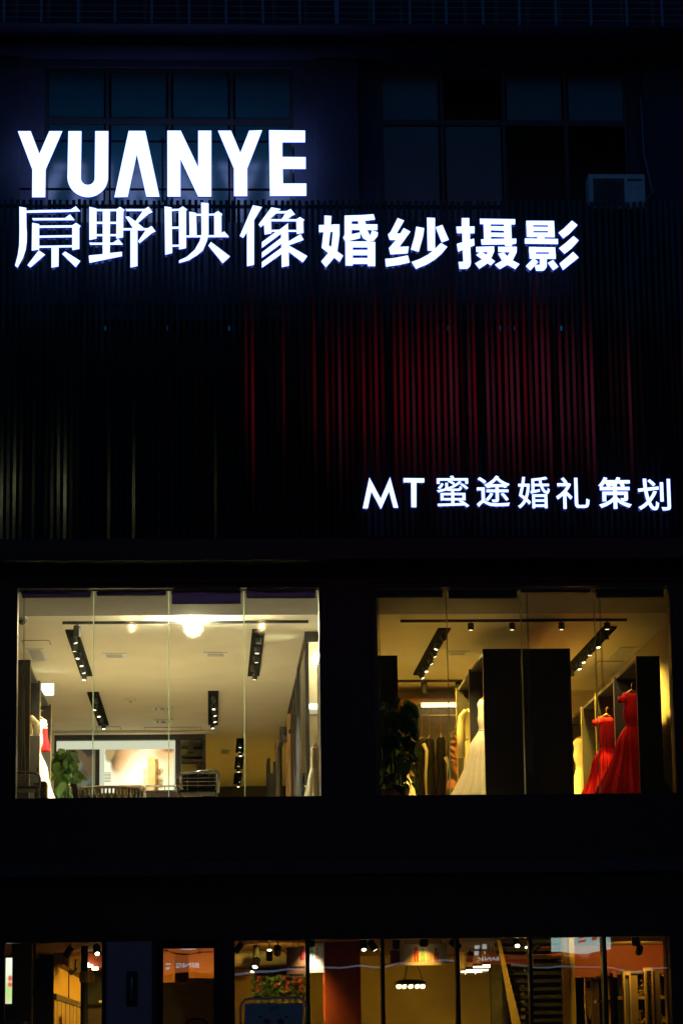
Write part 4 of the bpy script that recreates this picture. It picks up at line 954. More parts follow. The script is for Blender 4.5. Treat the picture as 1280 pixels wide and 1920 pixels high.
tag(MB().box(q[0], q[1], by + .75, by + .9, ZF + .41, q[3]).build('tan_cushion', M['tan'], origin=((q[0] + q[1]) / 2, by + .8, ZF + .41), bevel=.05), 'tan cushion standing behind the barrel chair slats', 'cushion')
q = rect(128, 1466, 160, 1500, by + .3)
ac2 = thing('arm_chair', 'dark armchair with a steel tube arm left of the barrel chair', 'chair', ((q[0] + q[1]) / 2, by + .5, ZF))
MB().hexa([(q[0] + .12, by + .3, ZF + .25), (q[1], by + .3, ZF + .25), (q[1], by + .8, ZF + .25), (q[0] + .12, by + .8, ZF + .25), (q[0] + .02, by + .3, q[3]), (q[0] + .12, by + .3, q[3] - .02), (q[0] + .12, by + .8, q[3] - .02), (q[0] + .02, by + .8, q[3])]).build('back', M['charcoal'], ac2, bevel=.02)
MB().tube([(q[0], by + .25, ZF + .002), (q[0], by + .25, q[3] - .08), (q[0] + .02, by + .27, q[3] - .04), (q[0] + .04, by + .4, q[3] - .06)], .018, 8).build('arm', M['steel'], ac2, smooth=True)
MB().box(q[0] + .12, q[1] + .05, by + .3, by + .85, ZF + .18, ZF + .248).build('seat', M['charcoal'], ac2)
for x in (q[0] + .16, q[1]): MB().tube([(x, by + .55, ZF + .002), (x, by + .55, ZF + .181)], .016, 6).build('leg', M['darksteel'], ac2)
# dark bench rail between the tower and the wire chair
q = rect(273, 1474, 332, 1500, 4.2)
bn = thing('low_bench', 'long dark bench with a steel back rail before the lightbox', 'bench', ((q[0] + q[1]) / 2, 4.4, ZF))
MB().box(q[0], q[1] + .1, 4.2, 4.7, ZF + .12, P(300, 1481, 4.2).z).build('back', M['charcoal'], bn, bevel=.03)
MB().tube([(q[0], 4.18, q[3]), (q[1] + .1, 4.18, q[3])], .016, 7).build('rail', M['steel'], bn)
for x in [q[0] + (q[1] + .1 - q[0]) * k / 4 for k in range(5)]: MB().tube([(x, 4.18, q[3] - .1), (x, 4.18, q[3])], .007, 5).build('post', M['steel'], bn)
for x in (q[0] + .05, q[1]): MB().tube([(x, 4.5, ZF + .002), (x, 4.5, ZF + .121)], .03, 6).build('leg', M['darksteel'], bn)

# glass partition with bright panel
y0, y1 = PZ(582, 1185, ZC).y, PZ(562, 1250, ZC).y
gp = thing('glass_partition', 'black framed glass partition at the right of the left showroom', 'partition', (XP, y0, ZF))
MB().box(XP - .05, XP + .01, y0, y0 + .06, ZF + .002, ZC - .003).build('post', M['black'], gp)
MB().box(XP - .05, XP + .01, y1 - .05, y1, ZF + .002, ZC - .003).build('post', M['black'], gp)
MB().box(XP - .05, XP + .01, y0 + .061, y1 - .051, ZC - .06, ZC - .003).build('head_rail', M['steel'], gp)
MB().box(XP - .025, XP - .013, y0 + .061, y1 - .051, ZF + .01, ZC - .062).build('pane', M['inglass'], gp)
MB().box(XP - .05, XP + .3, y0 - .06, y0 - .001, ZC - .16, ZC - .003).build('lintel', M['black'], gp)
for k in range(1, 3):
    yy = y0 + (y1 - y0) * k / 3; MB().box(XP - .028, XP - .010, yy - .01, yy + .01, ZF + .01, ZC - .062).build('glass_joint', M['steel'], gp)
q0 = PZ(590, 1212, ZC)
lp = thing('wall_lamp', 'strip lamp and an added bright globe behind the glass partition at the right edge', 'lamp', (XP + .03, y0 + .6, ZC - .9))
MB().box(XP + .03, XP + .5, y0 + .86, y0 + .88, ZC - 1.04, ZC - .97).build('lit_panel', emat('white lit panel', (1, .85, .55), 6.0), lp)
MB().box(XP + .03, XP + .5, y0 + .881, y0 + .898, ZC - 1.12, ZC - .95).build('back_plate', M['white'], lp)
MB().lathe([(.004, ZC - .47), (.08, ZC - .44), (.12, ZC - .35), (.08, ZC - .26), (.004, ZC - .23)], XP + .2, y0 + .45, 16).build('globe', emat('added globe light', (1, .88, .62), 60), lp, smooth=True)  # globe added as a light source for the wall and ceiling here
MB().tube([(XP + .2, y0 + .45, ZC - .24), (XP + .2, y0 + .45, ZC - .003)], .008, 6).build('rod', M['black'], lp)
g2 = thing('glass_partition', 'row of black framed glass panels running back along the partition line', 'partition', (XP, y1 + .3, ZF))
yy = y1 + .02
while yy < YR + 2.5:
    MB().box(XP - .03, XP + .01, yy, yy + .04, ZF + .002, ZC - .003).build('post', M['black'], g2)
    MB().box(XP - .015, XP - .006, yy + .041, yy + 1.199, ZF + .01, ZC - .05).build('pane', M['inglass'], g2)
    yy += 1.24
MB().box(XP - .03, XP + .01, y1 + .061, yy, ZC - .045, ZC - .004).build('head_rail', M['black'], g2)
# timber framed openings further along the partition
for i, (u, v) in enumerate(((558, 1312), (549, 1352), (527, 1370))):
    yy = PZ(u, v, ZC).y if i < 2 else PZ(545, 1362, ZC).y + 1.5
    o = thing('door_frame', ('tall honey timber door frame nearest the glass partition', 'second honey timber door frame along the partition wall', 'black framed doorway at the far end of the partition wall')[i], 'door frame', (XP - .1, yy, ZF))
    mt = M['wood'] if i < 2 else M['black']; xo = XP - .03 - .12 * i
    MB().box(xo - .06, xo, yy, yy + .1, ZF + .002, ZC - .25 - .1 * i).build('jamb', mt, o)
    MB().box(xo - .06, xo, yy + 1.0, yy + 1.1, ZF + .002, ZC - .25 - .1 * i).build('jamb', mt, o)
    MB().box(xo - .06, xo, yy + .101, yy + .999, ZC - .35 - .1 * i, ZC - .25 - .1 * i).build('head', mt, o)
    MB().box(xo - .035, xo - .025, yy + .101, yy + .999, ZF + .01, ZC - .352 - .1 * i).build('pane', M['inglass'], o)
# dark stair rail at the far right
ry_ = PZ(500, 1440, ZC).y
st_ = thing('stair_balustrade', 'black angled stair balustrade at the back right of the left room', 'balustrade', (P(528, 1450, 14).x, 14, ZF))
a, b, c = P(534, 1376, 13), P(524, 1404, 14), P(524, 1500, 14)
MB().tube([(a.x + .1, 12.6, a.z), (a.x, 13, a.z), (b.x, 14, b.z), (c.x, 14, ZF + .002)], .045, 8).build('hand_rail', M['black'], st_)
for u, v in ((517, 1428), (508, 1450)):
    p = P(u, v, 16); MB().box(p.x - .05, p.x + .05, 16, 16.1, ZF + .002, p.z).build('post', M['black'], st_)
p = P(535, 1372, 13); MB().box(p.x - .1, p.x + .12, 12.9, 13.1, p.z - .18, p.z + .08).build('newel_cap', M['black'], st_)
# gown at the right edge of left window
gown('white_gown', 'pale gown at the far right edge of the left showroom window', XP + .04, 3.4, P(600, 1400, 3.4).z, ZF + .05, .13, .12, .34, M['ivory'], rot=1.2, folds=10, amp=.05, seed=17)

# ================================================================== ground floor shop
GB = 15.5
struct(MB().box(X0, X1, .201, GB + .3, -.115, .04).build('floor_shop', mat('dark shop floor', (0.16, 0.12, 0.08), .3, var=.2, scale=3)))
struct(MB().box(X0, X1, .201, GB + .3, GC, GC + .2).build('ceiling_shop', mat('brown shop ceiling', (0.50, 0.29, 0.12), .7, var=.15, scale=2)))
struct(MB().box(X0, X1, GB, GB + .2, .041, GC - .001).build('wall_shop_back', M['darkwall']))
struct(MB().box(X0 - .2, X0, .21, GB, .041, GC - .001).build('wall_shop_left', M['darkwall']))
struct(MB().box(X1, X1 + .2, .21, GB, .041, GC - .001).build('wall_shop_right', M['brown']))
def gz(v, y, u=640): return P(u, v, y).z
def px(u, y, v=1840): return P(u, v, y).x
# left bay: pale pier, dark door leaf, glowing poster
y = 1.6
struct(MB().box(px(22, y), px(60, y), y, y + .3, .041, GC - .002).build('wall_pier_shop', mat('grey green plaster', (0.22, 0.21, 0.13), .8)))
y = 2.4
t = thing('door_leaf', 'dark door leaf behind the left shop window', 'door', (px(80, y), y, .041))
MB().box(px(60, y), px(101, y), y, y + .06, .042, gz(1783, y)).build('leaf', M['charcoal'], t)
MB().box(px(60, y), px(67, y), y - .02, y - .001, .042, GC - .01).build('jamb', M['darkwall'], t)
MB().tube([(px(69, y), y - .03, gz(1784, y)), (px(69, y), y - .05, gz(1790, y))], .03, 10).build('hook_plate', M['duct'], t)
y = .9; q = rect(12, 1796, 23, 1882, y)
t = thing('glowing_poster', 'tall glowing white and green poster at the far left shop window', 'poster', ((q[0] + q[1]) / 2, y, .041))
MB().box(q[0] - .1, q[1], y, y + .012, q[2], q[3]).build('sheet', printmat('glow poster', (1, 1, .82), [('e', .75, .25, .3, .3, .2, (.55, .75, .25), .7), ('e', .85, .55, .15, .06, 0, (.9, .1, .1), .5), ('e', .85, .42, .15, .05, 0, (.9, .1, .1), .5), ('e', .4, .15, .3, .1, .4, (.85, .6, .5), .6)], emit=1.3), t)
MB().box(q[0] - .11, q[1] + .01, y + .013, y + .06, .042, q[3] + .01).build('case', M['alu'], t)
# orange side wall with boarded dado
a, b = PZ(103, 1786, GC), PZ(150, 1817, GC)
xo = (a.x + b.x) / 2
ow = thing('feature_wall', 'orange lit side wall with a boarded dado in the left shop bay', 'wall', (xo, a.y, .041))
MB().box(xo - .1, xo, a.y, b.y, .042, GC - .002).build('panel', mat('orange wall paint', (0.62, 0.33, 0.05), .7, var=.08), ow)
MB().box(xo + .001, xo + .16, a.y, b.y, GC - .18, GC - .003).build('cornice', mat('dark brown timber', (0.10, 0.05, 0.02), .5), ow)
zd = P(103, 1863, a.y).z
MB().box(xo + .001, xo + .05, a.y, b.y, zd - .09, zd).build('dado_rail', MATS['dark brown timber'], ow)
nb = 14
for k in range(nb):
    y0_, y1_ = a.y + (b.y - a.y) * k / nb, a.y + (b.y - a.y) * (k + 1) / nb
    MB().box(xo + .001, xo + .022 + .008 * (k % 2), y0_ + .012, y1_ - .012, .25, zd - .092).build('plank', M['wood'] if k % 3 else mat('amber plank', (0.55, 0.33, 0.10), .5, var=.2), ow)
yy = (a.y * .5 + b.y * .5)
MB().box(xo + .001, xo + .02, yy - .015, yy + .015, zd + .002, GC - .19).build('batten', MATS['dark brown timber'], ow)
GRP = 'ceiling spotlights of the ground floor shop'
def gspot(label, u, v, y, aim, energy=20, ang=95, r=.05, L=.14, lit=True, col=WARMER):
    p = P(u, v, y); p.z = min(p.z, GC - .17); t = thing('ceiling_spotlight', label, 'spotlight', (p.x, y, GC - .001), GRP)
    aim = Vector(aim).normalized()
    head(t, p - aim * L, aim, r, L, lit, energy * 4, ang, col, up=.06)
    MB().tube([(p.x - aim.x * L, y - aim.y * L, GC - .002), (p.x - aim.x * L, y - aim.y * L, p.z - aim.z * L + .05)], .01, 6).build('drop_rod', M['black'], t)
    return t
gspot('angled spotlight against the orange wall', 131, 1825, 9.5, (-.7, .2, -.7), 0, lit=False)
for k in range(5): spot(ow, (xo + 1.3, a.y + .6 + (b.y - a.y - 1) * k / 4, GC - .25), (-.8, 0, -.6), 110, 130, WARMER)  # bare spots added to light the orange wall, no fittings
gspot('bright spotlight at the top right of the left shop bay', 183, 1770, 2.2, (.1, -.6, -.6), 14)
gspot('small lit spotlight near the ceiling in the left shop bay', 124, 1771.5, 3.0, (-.5, .3, -.8), 14)
y = 6.0; q = rect(157, 1783, 193, 1812, y)
t = thing('ceiling_duct', 'dark red brown boxed duct hanging from the ceiling in the left bay', 'duct', ((q[0] + q[1]) / 2, y, GC - .01))
MB().hexa([(q[0], y, q[2]), (q[1] + .3, y, q[2] - .05), (q[1] + .3, y + 2, q[2] - .05), (q[0], y + 2, q[2]), (q[0], y, q[3]), (q[1] + .3, y, q[3] - .12), (q[1] + .3, y + 2, q[3] - .12), (q[0], y + 2, q[3])]).build('casing', M['brown'], t, bevel=.01)
for u, v in ((160, 1808), (167, 1811), (177, 1816)):
    p = P(u, v, y - .1); MB().tube([(p.x - .03, y - .1, p.z), (p.x + .06, y - .1, p.z)], .022, 8).build('lamp_strip', M['lamp'], t)
MB().tube([(q[0] + .1, y + .5, q[3]), (q[0] + .1, y + .5, GC - .003)], .01, 6).build('hanger_rod', M['black'], t)
y = 4.0; q = rect(154, 1822, 168, 1842, y)
t = thing('post_lamp', 'black post with a dull gold cylinder shade in the left bay', 'lamp', ((q[0] + q[1]) / 2, y, .041))
MB().tube([((q[0] + q[1]) / 2 - .02, y + .05, .042), ((q[0] + q[1]) / 2 - .02, y + .05, GC - .003)], .05, 10).build('post', M['black'], t)
MB().lathe([(.10, q[2]), (.105, q[2] + .01), (.105, q[3] - .01), (.10, q[3])], (q[0] + q[1]) / 2 + .02, y - .06, 18).build('shade', mat('dull gold shade', (.45, .34, .10), .4, .3), t, smooth=False)
# palm fronds at the bottom left
def palm(label, bx_, by_, z, n, L, seed):
    rr = random.Random(seed); t = thing('palm_plant', label, 'plant', (bx_, by_, .031))
    MB().lathe([(.16, .032), (.2, .4), (.18, .4)], bx_, by_, 18).build('pot', M['pot'], t)
    MB().tube([(bx_, by_, .38), (bx_ + .03, by_, z - .1)], .03, 7, r1=.02).build('stem', M['leaf'], t)
    for k in range(n):
        a_ = 6.283 * k / n + rr.uniform(-.3, .3); el = rr.uniform(.35, 1.2); ll = L * rr.uniform(.7, 1.1)
        path = []
        for j in range(9):
            s_ = j / 8; path.append(Vector((bx_ + ll * s_ * math.cos(a_) * math.cos(el), by_ + ll * s_ * math.sin(a_) * math.cos(el), z - .1 + ll * s_ * math.sin(el) - .55 * ll * s_ * s_)))
        f = MB().tube(path, .007, 5, r1=.003)
        for j in range(1, 9):
            p_ = path[j]; d_ = (path[j] - path[j - 1]).normalized(); sd = d_.cross(Vector((0, 0, 1))).normalized()
            for sg in (-1, 1):
                for off in (0, .5):
                    c_ = p_ - d_ * off * ll / 8; tipp = c_ + (sd * sg * .8 + d_ * .6) * .17 * (1.1 - j / 11) - Vector((0, 0, .05))
                    f.quad(c_ - d_ * .008, c_ + d_ * .008, tipp)
        f.build('frond', M['leaf'], t)
    return t
palm('palm with feathery fronds at the bottom left of the shop window', px(40, -.6), -.6, gz(1925, -.6), 11, .62, 4)
palm('smaller palm beside the feathery one, under the orange wall', px(84, -.5), -.5, gz(1935, -.5), 9, .5, 9)
y = 7.5; q = rect(168, 1880, 195, 1925, y)
t = thing('counter', 'dark counter corner at the lower right of the left bay', 'counter', ((q[0] + q[1]) / 2, y, .041))
MB().box(q[0] - .05, q[1] + .6, y, y + .9, .042, q[3] - .04).build('body', M['charcoal'], t); MB().box(q[0] - .1, q[1] + .65, y - .05, y + .95, q[3] - .038, q[3]).build('top', M['bronze'], t, bevel=.006)
q = rect(186, 1876, 192, 1886, y + .3)
for k in range(4): MB().box(q[0], q[1], y + .28, y + .3, q[3] - .09 * k * .6 - .03, q[3] - .09 * k * .6).build('pale_strip', M['ivory'], t)
MB().box(q[0] - .02, q[1] + .02, y + .301, y + .33, P(186, 1880, y).z, q[3] + .02).build('stand', M['black'], t)

# behind the entrance door: orange header wall, hanging notices
y = 3.2
struct(MB().box(px(285, y), px(428, y), y, y + .1, gz(1838, y), GC - .002).build('wall_header', mat('orange header wall', (0.50, 0.17, 0.035), .7, var=.1)))
gspot('long bright lamp at the top left behind the entrance door', 308, 1776, 1.4, (.1, .75, -.6), 14, r=.05)
gspot('thin slanting spotlight behind the entrance door', 375, 1776, 1.6, (.2, .7, -.6), 10, r=.03)
def notice(label, u0, v0, u1, v1, y, m, texts=(), lines=0, string=True, figs=(), skew=0.0):
    q = rect(u0, v0, u1, v1, y)
    t = thing('hanging_notice', label, 'notice', ((q[0] + q[1]) / 2, y, q[2]))
    MB().hexa([(q[0], y, q[2]), (q[1], y, q[2] + skew), (q[1], y + .004, q[2] + skew), (q[0], y + .004, q[2]), (q[0], y, q[3]), (q[1], y, q[3]), (q[1], y + .004, q[3]), (q[0], y + .004, q[3])]).build('sheet', m, t)
    for (tx_, a0, b0, a1, b1) in texts:
        r_ = rect(a0, b0, a1, b1, y - .004); x_ = r_[0]
        while x_ < r_[1]:
            w_ = rnd.uniform(.01, .03); MB().box(x_, x_ + w_, y - .003, y - .0005, r_[2] + rnd.uniform(0, .006), r_[3] - rnd.uniform(0, .006)).build('print', M['ink'], t); x_ += w_ + .008
    for (c_, uu, vv, w_, h_) in figs:       # plain standing figures: head, body, two legs
        p_ = P(uu, vv, y - .005); k_ = h_ * (P(uu, vv, y).z - P(uu, vv + 1, y).z); w2 = w_ * (P(uu + 1, vv, y).x - P(uu, vv, y).x)
        f = MB(); f.poly([(p_.x + w2 * .34 * math.cos(j * .5236), p_.z + k_ * .34 + k_ * .15 * math.sin(j * .5236)) for j in range(12)], y - .005, y - .001)
        f.poly([(p_.x - w2 * .4, p_.z + k_ * .17), (p_.x + w2 * .4, p_.z + k_ * .17), (p_.x + w2 * .45, p_.z - k_ * .15), (p_.x - w2 * .45, p_.z - k_ * .15)], y - .0052, y - .001)
        f.poly([(p_.x - w2 * .4, p_.z - k_ * .16), (p_.x - w2 * .06, p_.z - k_ * .16), (p_.x - w2 * .08, p_.z - k_ * .5), (p_.x - w2 * .36, p_.z - k_ * .5)], y - .0054, y - .001)
        f.poly([(p_.x + w2 * .06, p_.z - k_ * .16), (p_.x + w2 * .4, p_.z - k_ * .16), (p_.x + w2 * .36, p_.z - k_ * .5), (p_.x + w2 * .08, p_.z - k_ * .5)], y - .0056, y - .001)
        f.build('printed_figure', M[c_], t)
    if string:
        for x in (q[0] + .08, q[1] - .08): MB().tube([(x, y + .002, q[3]), (x, y + .002, GC - .003)], .004, 4).build('string', M['black'], t)
    return t
notice('narrow translucent paper strip hanging behind the entrance door', 328, 1783, 354, 1838, .5, mat('peach paper', (0.62, 0.36, 0.18), .8, var=.05))
notice('cream paper notice with faint writing low behind the entrance door', 328, 1834, 404, 1846, .7, M['paper'], texts=((None, 335, 1838, 352, 1841.5),), string=False, skew=.02)
MB_ = None
# second bay
y = 6.5
t = thing('air_duct', 'large pale rounded air duct under the ceiling in the second bay', 'duct', (px(490, y), y, GC - .01))
a, b = P(425, 1800, y), P(536, 1788, y); zc_ = (gz(1776, y) + gz(1806, y)) / 2; rd = (gz(1776, y) - gz(1806, y)) / 2
MB().tube([(a.x - .4, y + rd, zc_ - .05), (b.x, y + rd + .3, zc_)], rd, 20).build('pipe', M['duct'], t, smooth=True)
MB().tube([(b.x - .02, y + rd + .3, zc_), (b.x + .25, y + rd + .3, zc_ + .35)], .12, 10).build('elbow', M['wood'], t)
for x in (a.x + .2, b.x - .3): MB().tube([(x, y + rd, zc_ + rd - .02), (x, y + rd, GC - .003)], .012, 6).build('hanger_rod', M['black'], t)
y = 8.5; q = rect(440, 1816, 478, 1870, y)
struct(MB().box(px(430, y), px(478, y), y, y + .1, .042, q[3]).build('wall_ochre_panel', M['olive']))
for lab, u, v, yy, am in (('left edge spotlight of the second bay', 442, 1776, 2.0, (-.5, .3, -.7)), ('upper of the clustered spotlights in the second bay', 481, 1787, 3.6, (0, .3, -1)),
                      ('lower bright spotlight of the cluster in the second bay', 478, 1813, 5.5, (-.2, -.5, -.8)), ('single square spotlight at the top of the second bay', 505, 1768, 1.6, (0, -.4, .9)), ('lowest dim spotlight of the cluster in the second bay', 473, 1822, 6.5, (-.2, -.3, -.9))):
    gspot(lab, u, v, yy, am, 30, r=.06 if 'lower' in lab else .045)
# flower display
y = 4.8; q = rect(476, 1833, 570, 1862, y)
fd = thing('flower_display', 'dark bank of foliage with red flowers in tall dark vases, second bay', 'flowers', ((q[0] + q[1]) / 2, y, .041))
rr = random.Random(8)
lf = MB()
for k in range(420):
    c_ = Vector((rr.uniform(q[0], q[1]), y + rr.uniform(-.2, .2), rr.uniform(q[2] - .05, q[3])))
    d_ = Vector((rr.gauss(0, 1), rr.gauss(0, 1), rr.gauss(0, 1))).normalized() * .07; e_ = d_.cross(Vector((rr.gauss(0, 1), rr.gauss(0, 1), 1))).normalized() * .03
    lf.quad(c_, c_ + d_ * .5 + e_, c_ + d_, c_ + d_ * .5 - e_)
o = lf.build('foliage', M['leaf'], fd); o['kind'] = 'stuff'
fl0 = None
for k in range(34):
    loc = Vector((rr.uniform(q[0], q[1]), y - .22 + rr.uniform(-.05, .05), rr.uniform(q[2], q[3] + .03))) - fd.location
    if fl0 is None:
        b = MB()
        for j in range(7):
            a_ = j * .9; b.quad((0, 0, 0), (.03 * math.cos(a_), -.01, .03 * math.sin(a_)), (.05 * math.cos(a_ + .45), -.025, .05 * math.sin(a_ + .45)), (.03 * math.cos(a_ + .9), -.01, .03 * math.sin(a_ + .9)))
        fl0 = b.build('flower', M['petal'], fd, origin=(0, 0, 0)); fl0.location = loc; fl0.scale = (.5, .5, .5)
    else: c_ = dup(fl0, fd, loc); c_.scale = [rr.uniform(.3, .6)] * 3
for k in range(7):
    x = q[0] + (q[1] - q[0]) * (k + .5) / 7
    MB().lathe([(.05, .042), (.055, q[2] - .5), (.045, q[2] - .2), (.06, q[2] - .02)], x, y, 12).build('vase', mat('dark olive glass', (.05, .05, .02), .15), fd, smooth=True)
m_ = mat('orange paper', (0.52, 0.20, 0.07), .8, var=.05)
notice('large orange paper poster with small print, second bay', 537, 1776, 572, 1832, .35, m_, texts=((None, 545, 1811, 570, 1815), (None, 543, 1825, 567, 1829)), figs=(('figred', 568, 1786, 9, 26),))
# third bay: bright poster, brown column
notice('pale poster under a bright lamp at the left of the third bay', 572, 1768, 607, 1824, .45, mat('white poster paper', (0.75, 0.68, 0.6), .8), figs=(('figteal', 583, 1785, 10, 24), ('figpink', 594, 1787, 8, 22)))
gspot('dazzling spotlight in the corner of the third bay', 583, 1766, .28, (-.05, .3, -.9), 5, r=.05, col=(1, .9, .7))
y = 3.4
struct(MB().box(px(609, y), px(676, y), y, y + .7, .042, GC - .002).build('column_shop', mat('oxblood column paint', (0.34, 0.06, 0.03), .5, var=.1)))
gspot('bright short spotlight right of the brown column', 682, 1776, 1.8, (.05, -.45, -.8), 16)
gspot('dark tilted spotlight in the third bay', 703, 1779, 2.0, (.45, -.1, -.8), 14, lit='dim')
y = 9.5
struct(MB().box(px(560, y), px(1000, y), y, y + .15, .042, GC - .002).build('wall_ochre', M['olive']))
# fourth bay poster + chandelier
notice('wide cream poster printed with a row of small figures, fourth bay', 749, 1770, 838, 1810, .5, mat('cream poster paper', (0.60, 0.40, 0.20), .8, var=.06),
       figs=(('figpink', 770, 1790, 9, 26), ('figred', 780, 1789, 11, 28), ('figteal', 792, 1790, 9, 24), ('figpink', 804, 1789, 10, 27), ('brown', 817, 1790, 10, 26)))
notice('small dull paper poster left of the wide cream one', 731, 1782, 752, 1808, .8, m_)
gspot('very bright spotlight above the wide cream poster', 794, 1767, .30, (.0, .45, -.8), 3.5, r=.06)
gspot('unlit box spotlight at the top left of the fourth bay', 742, 1775, 1.5, (0, .2, -1), 0, lit=False)
y = 5.0; q = rect(741, 1837, 798, 1846, y)
ch = thing('chandelier', 'flat dark ring chandelier with tiny warm bulbs in the fourth bay', 'chandelier', ((q[0] + q[1]) / 2, y, GC - .01))
cx, rr0 = (q[0] + q[1]) / 2, (q[1] - q[0]) / 2
MB().lathe([(rr0, q[2]), (rr0, q[3] - .03), (rr0 * .7, q[3]), (rr0 * .7, q[2] + .01)], cx, y, 28, cap=False).build('ring', M['bronze'], ch)
for k in range(12):
    a_ = 6.283 * k / 12; x, yy = cx + rr0 * .85 * math.cos(a_), y + rr0 * .85 * math.sin(a_)
    MB().lathe([(.004, q[2] - .06), (.022, q[2] - .04), (.022, q[2] - .015), (.008, q[2])], x, yy, 8).build('bulb', emat('tiny bulb', (1, .8, .4), 5), ch)
for a_ in (0, 2.1, 4.2): MB().tube([(cx + rr0 * .8 * math.cos(a_), y + rr0 * .8 * math.sin(a_), q[3] - .01), (cx, y, GC - .003)], .005, 4).build('chain', M['black'], ch)
# fifth bay: linear lamps, stair stringer, concrete wall
for i, (u0, u1, v) in enumerate(((905, 946, 1809), (887, 935, 1812), (874, 914, 1818), (864, 902, 1821), (860, 895, 1824.5))):
    y = 5.5 + .7 * i
    a, b = P(u0, v, y), P(u1, v, y)
    t = thing('linear_lamp', f'thin bright linear ceiling lamp, {("nearest", "second", "third", "fourth", "farthest")[i]} of five above the stair', 'lamp', ((a.x + b.x) / 2, y, a.z), 'linear lamps above the stair')
    MB().box(a.x, b.x, y - .04, y + .04, a.z - .02, a.z).build('diffuser', emat('linear lamp', (1, .82, .5), 9), t)
    MB().box(a.x - .01, b.x + .01, y - .05, y + .05, a.z + .001, a.z + .04).build('housing', M['black'], t)
    for x in (a.x + .1, b.x - .1): MB().tube([(x, y, a.z + .04), (x, y, GC - .003)], .004, 4).build('wire', M['black'], t)
y = 2.6
st2 = thing('staircase', 'staircase with a yellow lit slanting stringer in the fifth bay', 'staircase', (px(960, y), y, .041))
a, b = P(934, 1762, y), P(975, 1955, y); wd_ = .07
MB().hexa([(b.x - wd_, y, b.z), (b.x + wd_, y, b.z), (b.x + wd_, y + .05, b.z), (b.x - wd_, y + .05, b.z), (a.x - .02, y, a.z), (a.x + .02, y, a.z), (a.x + .02, y + .05, a.z), (a.x - .02, y + .05, a.z)]).build('stringer', mat('yellow timber', (0.75, 0.50, 0.14), .5, var=.15), st2)
for k in range(13):
    f_ = k / 13; x = a.x + (b.x - a.x) * f_; z = a.z + (b.z - a.z) * f_
    MB().box(x + .08, px(1062, y), y + .1 + .02 * k, y + 1.3, z - .05, z).build('tread', M['stone'], st2)
MB().box(px(920, y + .6), px(940, y + .6), y + .6, y + .7, .042, GC - .2).build('post', M['concrete'], st2)
y = 4.6
struct(MB().box(px(922, y), px(975, y), y, y + .3, .042, gz(1822, y)).build('wall_concrete', M['concrete']))
gspot('left corner spotlight of the fifth bay', 859, 1763, 1.2, (.75, .6, -.55), 16)
gspot('bright spotlight at the top of the stair bay', 969, 1760, 1.0, (0, -.6, -.7), 14, r=.05)
gspot('small round spotlight at the right edge of the stair bay', 986, 1770, 1.6, (.1, -.7, -.6), 12, r=.03)
y = 8.0
t = thing('wood_panel', 'amber wood panel with slanting beams at the back of the fifth bay', 'panel', (px(880, y), y, .041))
for k in range(6):
    x0_, x1_ = px(854, y) + .10 * k * 1.6, px(854, y) + .10 * k * 1.6 + .15
    MB().box(x0_, x1_, y, y + .04, gz(1830, y), GC - .003).build('plank', M['wood'] if k % 2 else MATS['amber plank'], t)
# sixth bay: slate wall, posts
y = 4.4
sw = thing('slate_wall', 'dark wall of rough stone courses behind the sixth bay', 'wall', (px(1020, y), y, .041))
rr = random.Random(4); zz = .042
sx0_, sx1_ = px(985, y), px(1060, y)
while zz < gz(1812, y):
    h_ = rr.uniform(.07, .13); x = sx0_
    while x < sx1_ - .05:
        w_ = min(rr.uniform(.2, .5), sx1_ - x); d_ = rr.uniform(0, .04)
        if zz > 1.6: MB().box(x + .004, x + w_ - .004, y - d_, y + .1, zz + .004, zz + h_ - .004).build('stone', M['stone'], sw)
        x += w_
    zz += h_
MB().box(sx0_, sx1_, y + .101, y + .2, .042, gz(1812, y)).build('backing', M['darkwall'], sw)
y = 2.0
struct(MB().box(px(1056, y), px(1066, y), y, y + .2, .042, GC - .002).build('post_dark', mat('dark brown timber', (0.10, 0.05, 0.02), .5)))
struct(MB().box(px(1067, y), px(1078, y), y + .02, y + .22, .042, GC - .002).build('post_ochre', M['olive']))
gspot('thin slanting spotlight at the top of the sixth bay', 1008, 1766, 1.4, (.6, .5, .4), 14, r=.03)
y = 6.0
struct(MB().box(px(985, y), px(1290, y), y, y + .1, gz(1838, y), GC - .002).build('wall_red', M['brown']))
# framed pieces and shelf on the right
def picture(label, u0, v0, u1, v1, y, m, tip=False):
    q = rect(u0, v0, u1, v1, y); t = thing('framed_panel', label, 'frame', ((q[0] + q[1]) / 2, y, .041)); w_ = .022
    f = MB().box(q[0], q[0] + w_, y, y + .12, .042, q[3]).box(q[1] - w_, q[1], y, y + .12, .042, q[3]).box(q[0] + w_, q[1] - w_, y, y + .12, q[3] - w_ * 2, q[3])
    f.build('frame', M['wood'], t); MB().box(q[0] + w_, q[1] - w_, y + .05, y + .07, .042, q[3] - 2 * w_).build('panel', m, t)
    MB().box(q[1] + .001, q[1] + .09, y + .01, y + .3, .042, q[3] - .05).build('side_board', mat('shadow oak', (0.22, 0.13, 0.05), .5), t)
    return t, q
gl = mat('glittering panel', (0.16, 0.15, 0.06), .3, var=.9, scale=26, bump=.6, bscale=60)
sil = printmat('silver spruce print', (.10, .09, .05), [('e', .5, .55, .30, .16, 0, (.45, .44, .42), .7), ('e', .5, .35, .34, .2, 0, (.38, .38, .40), .8), ('e', .5, .15, .3, .12, 0, (.02, .02, .02), .6)])
t, q = picture('framed panel holding a long golden pennant, sixth bay', 1098, 1833, 1111, 1990, 1.3, M['charcoal'])
xm = (q[0] + q[1]) / 2; zt_ = gz(1858, 1.25); zb_ = gz(1916, 1.25)
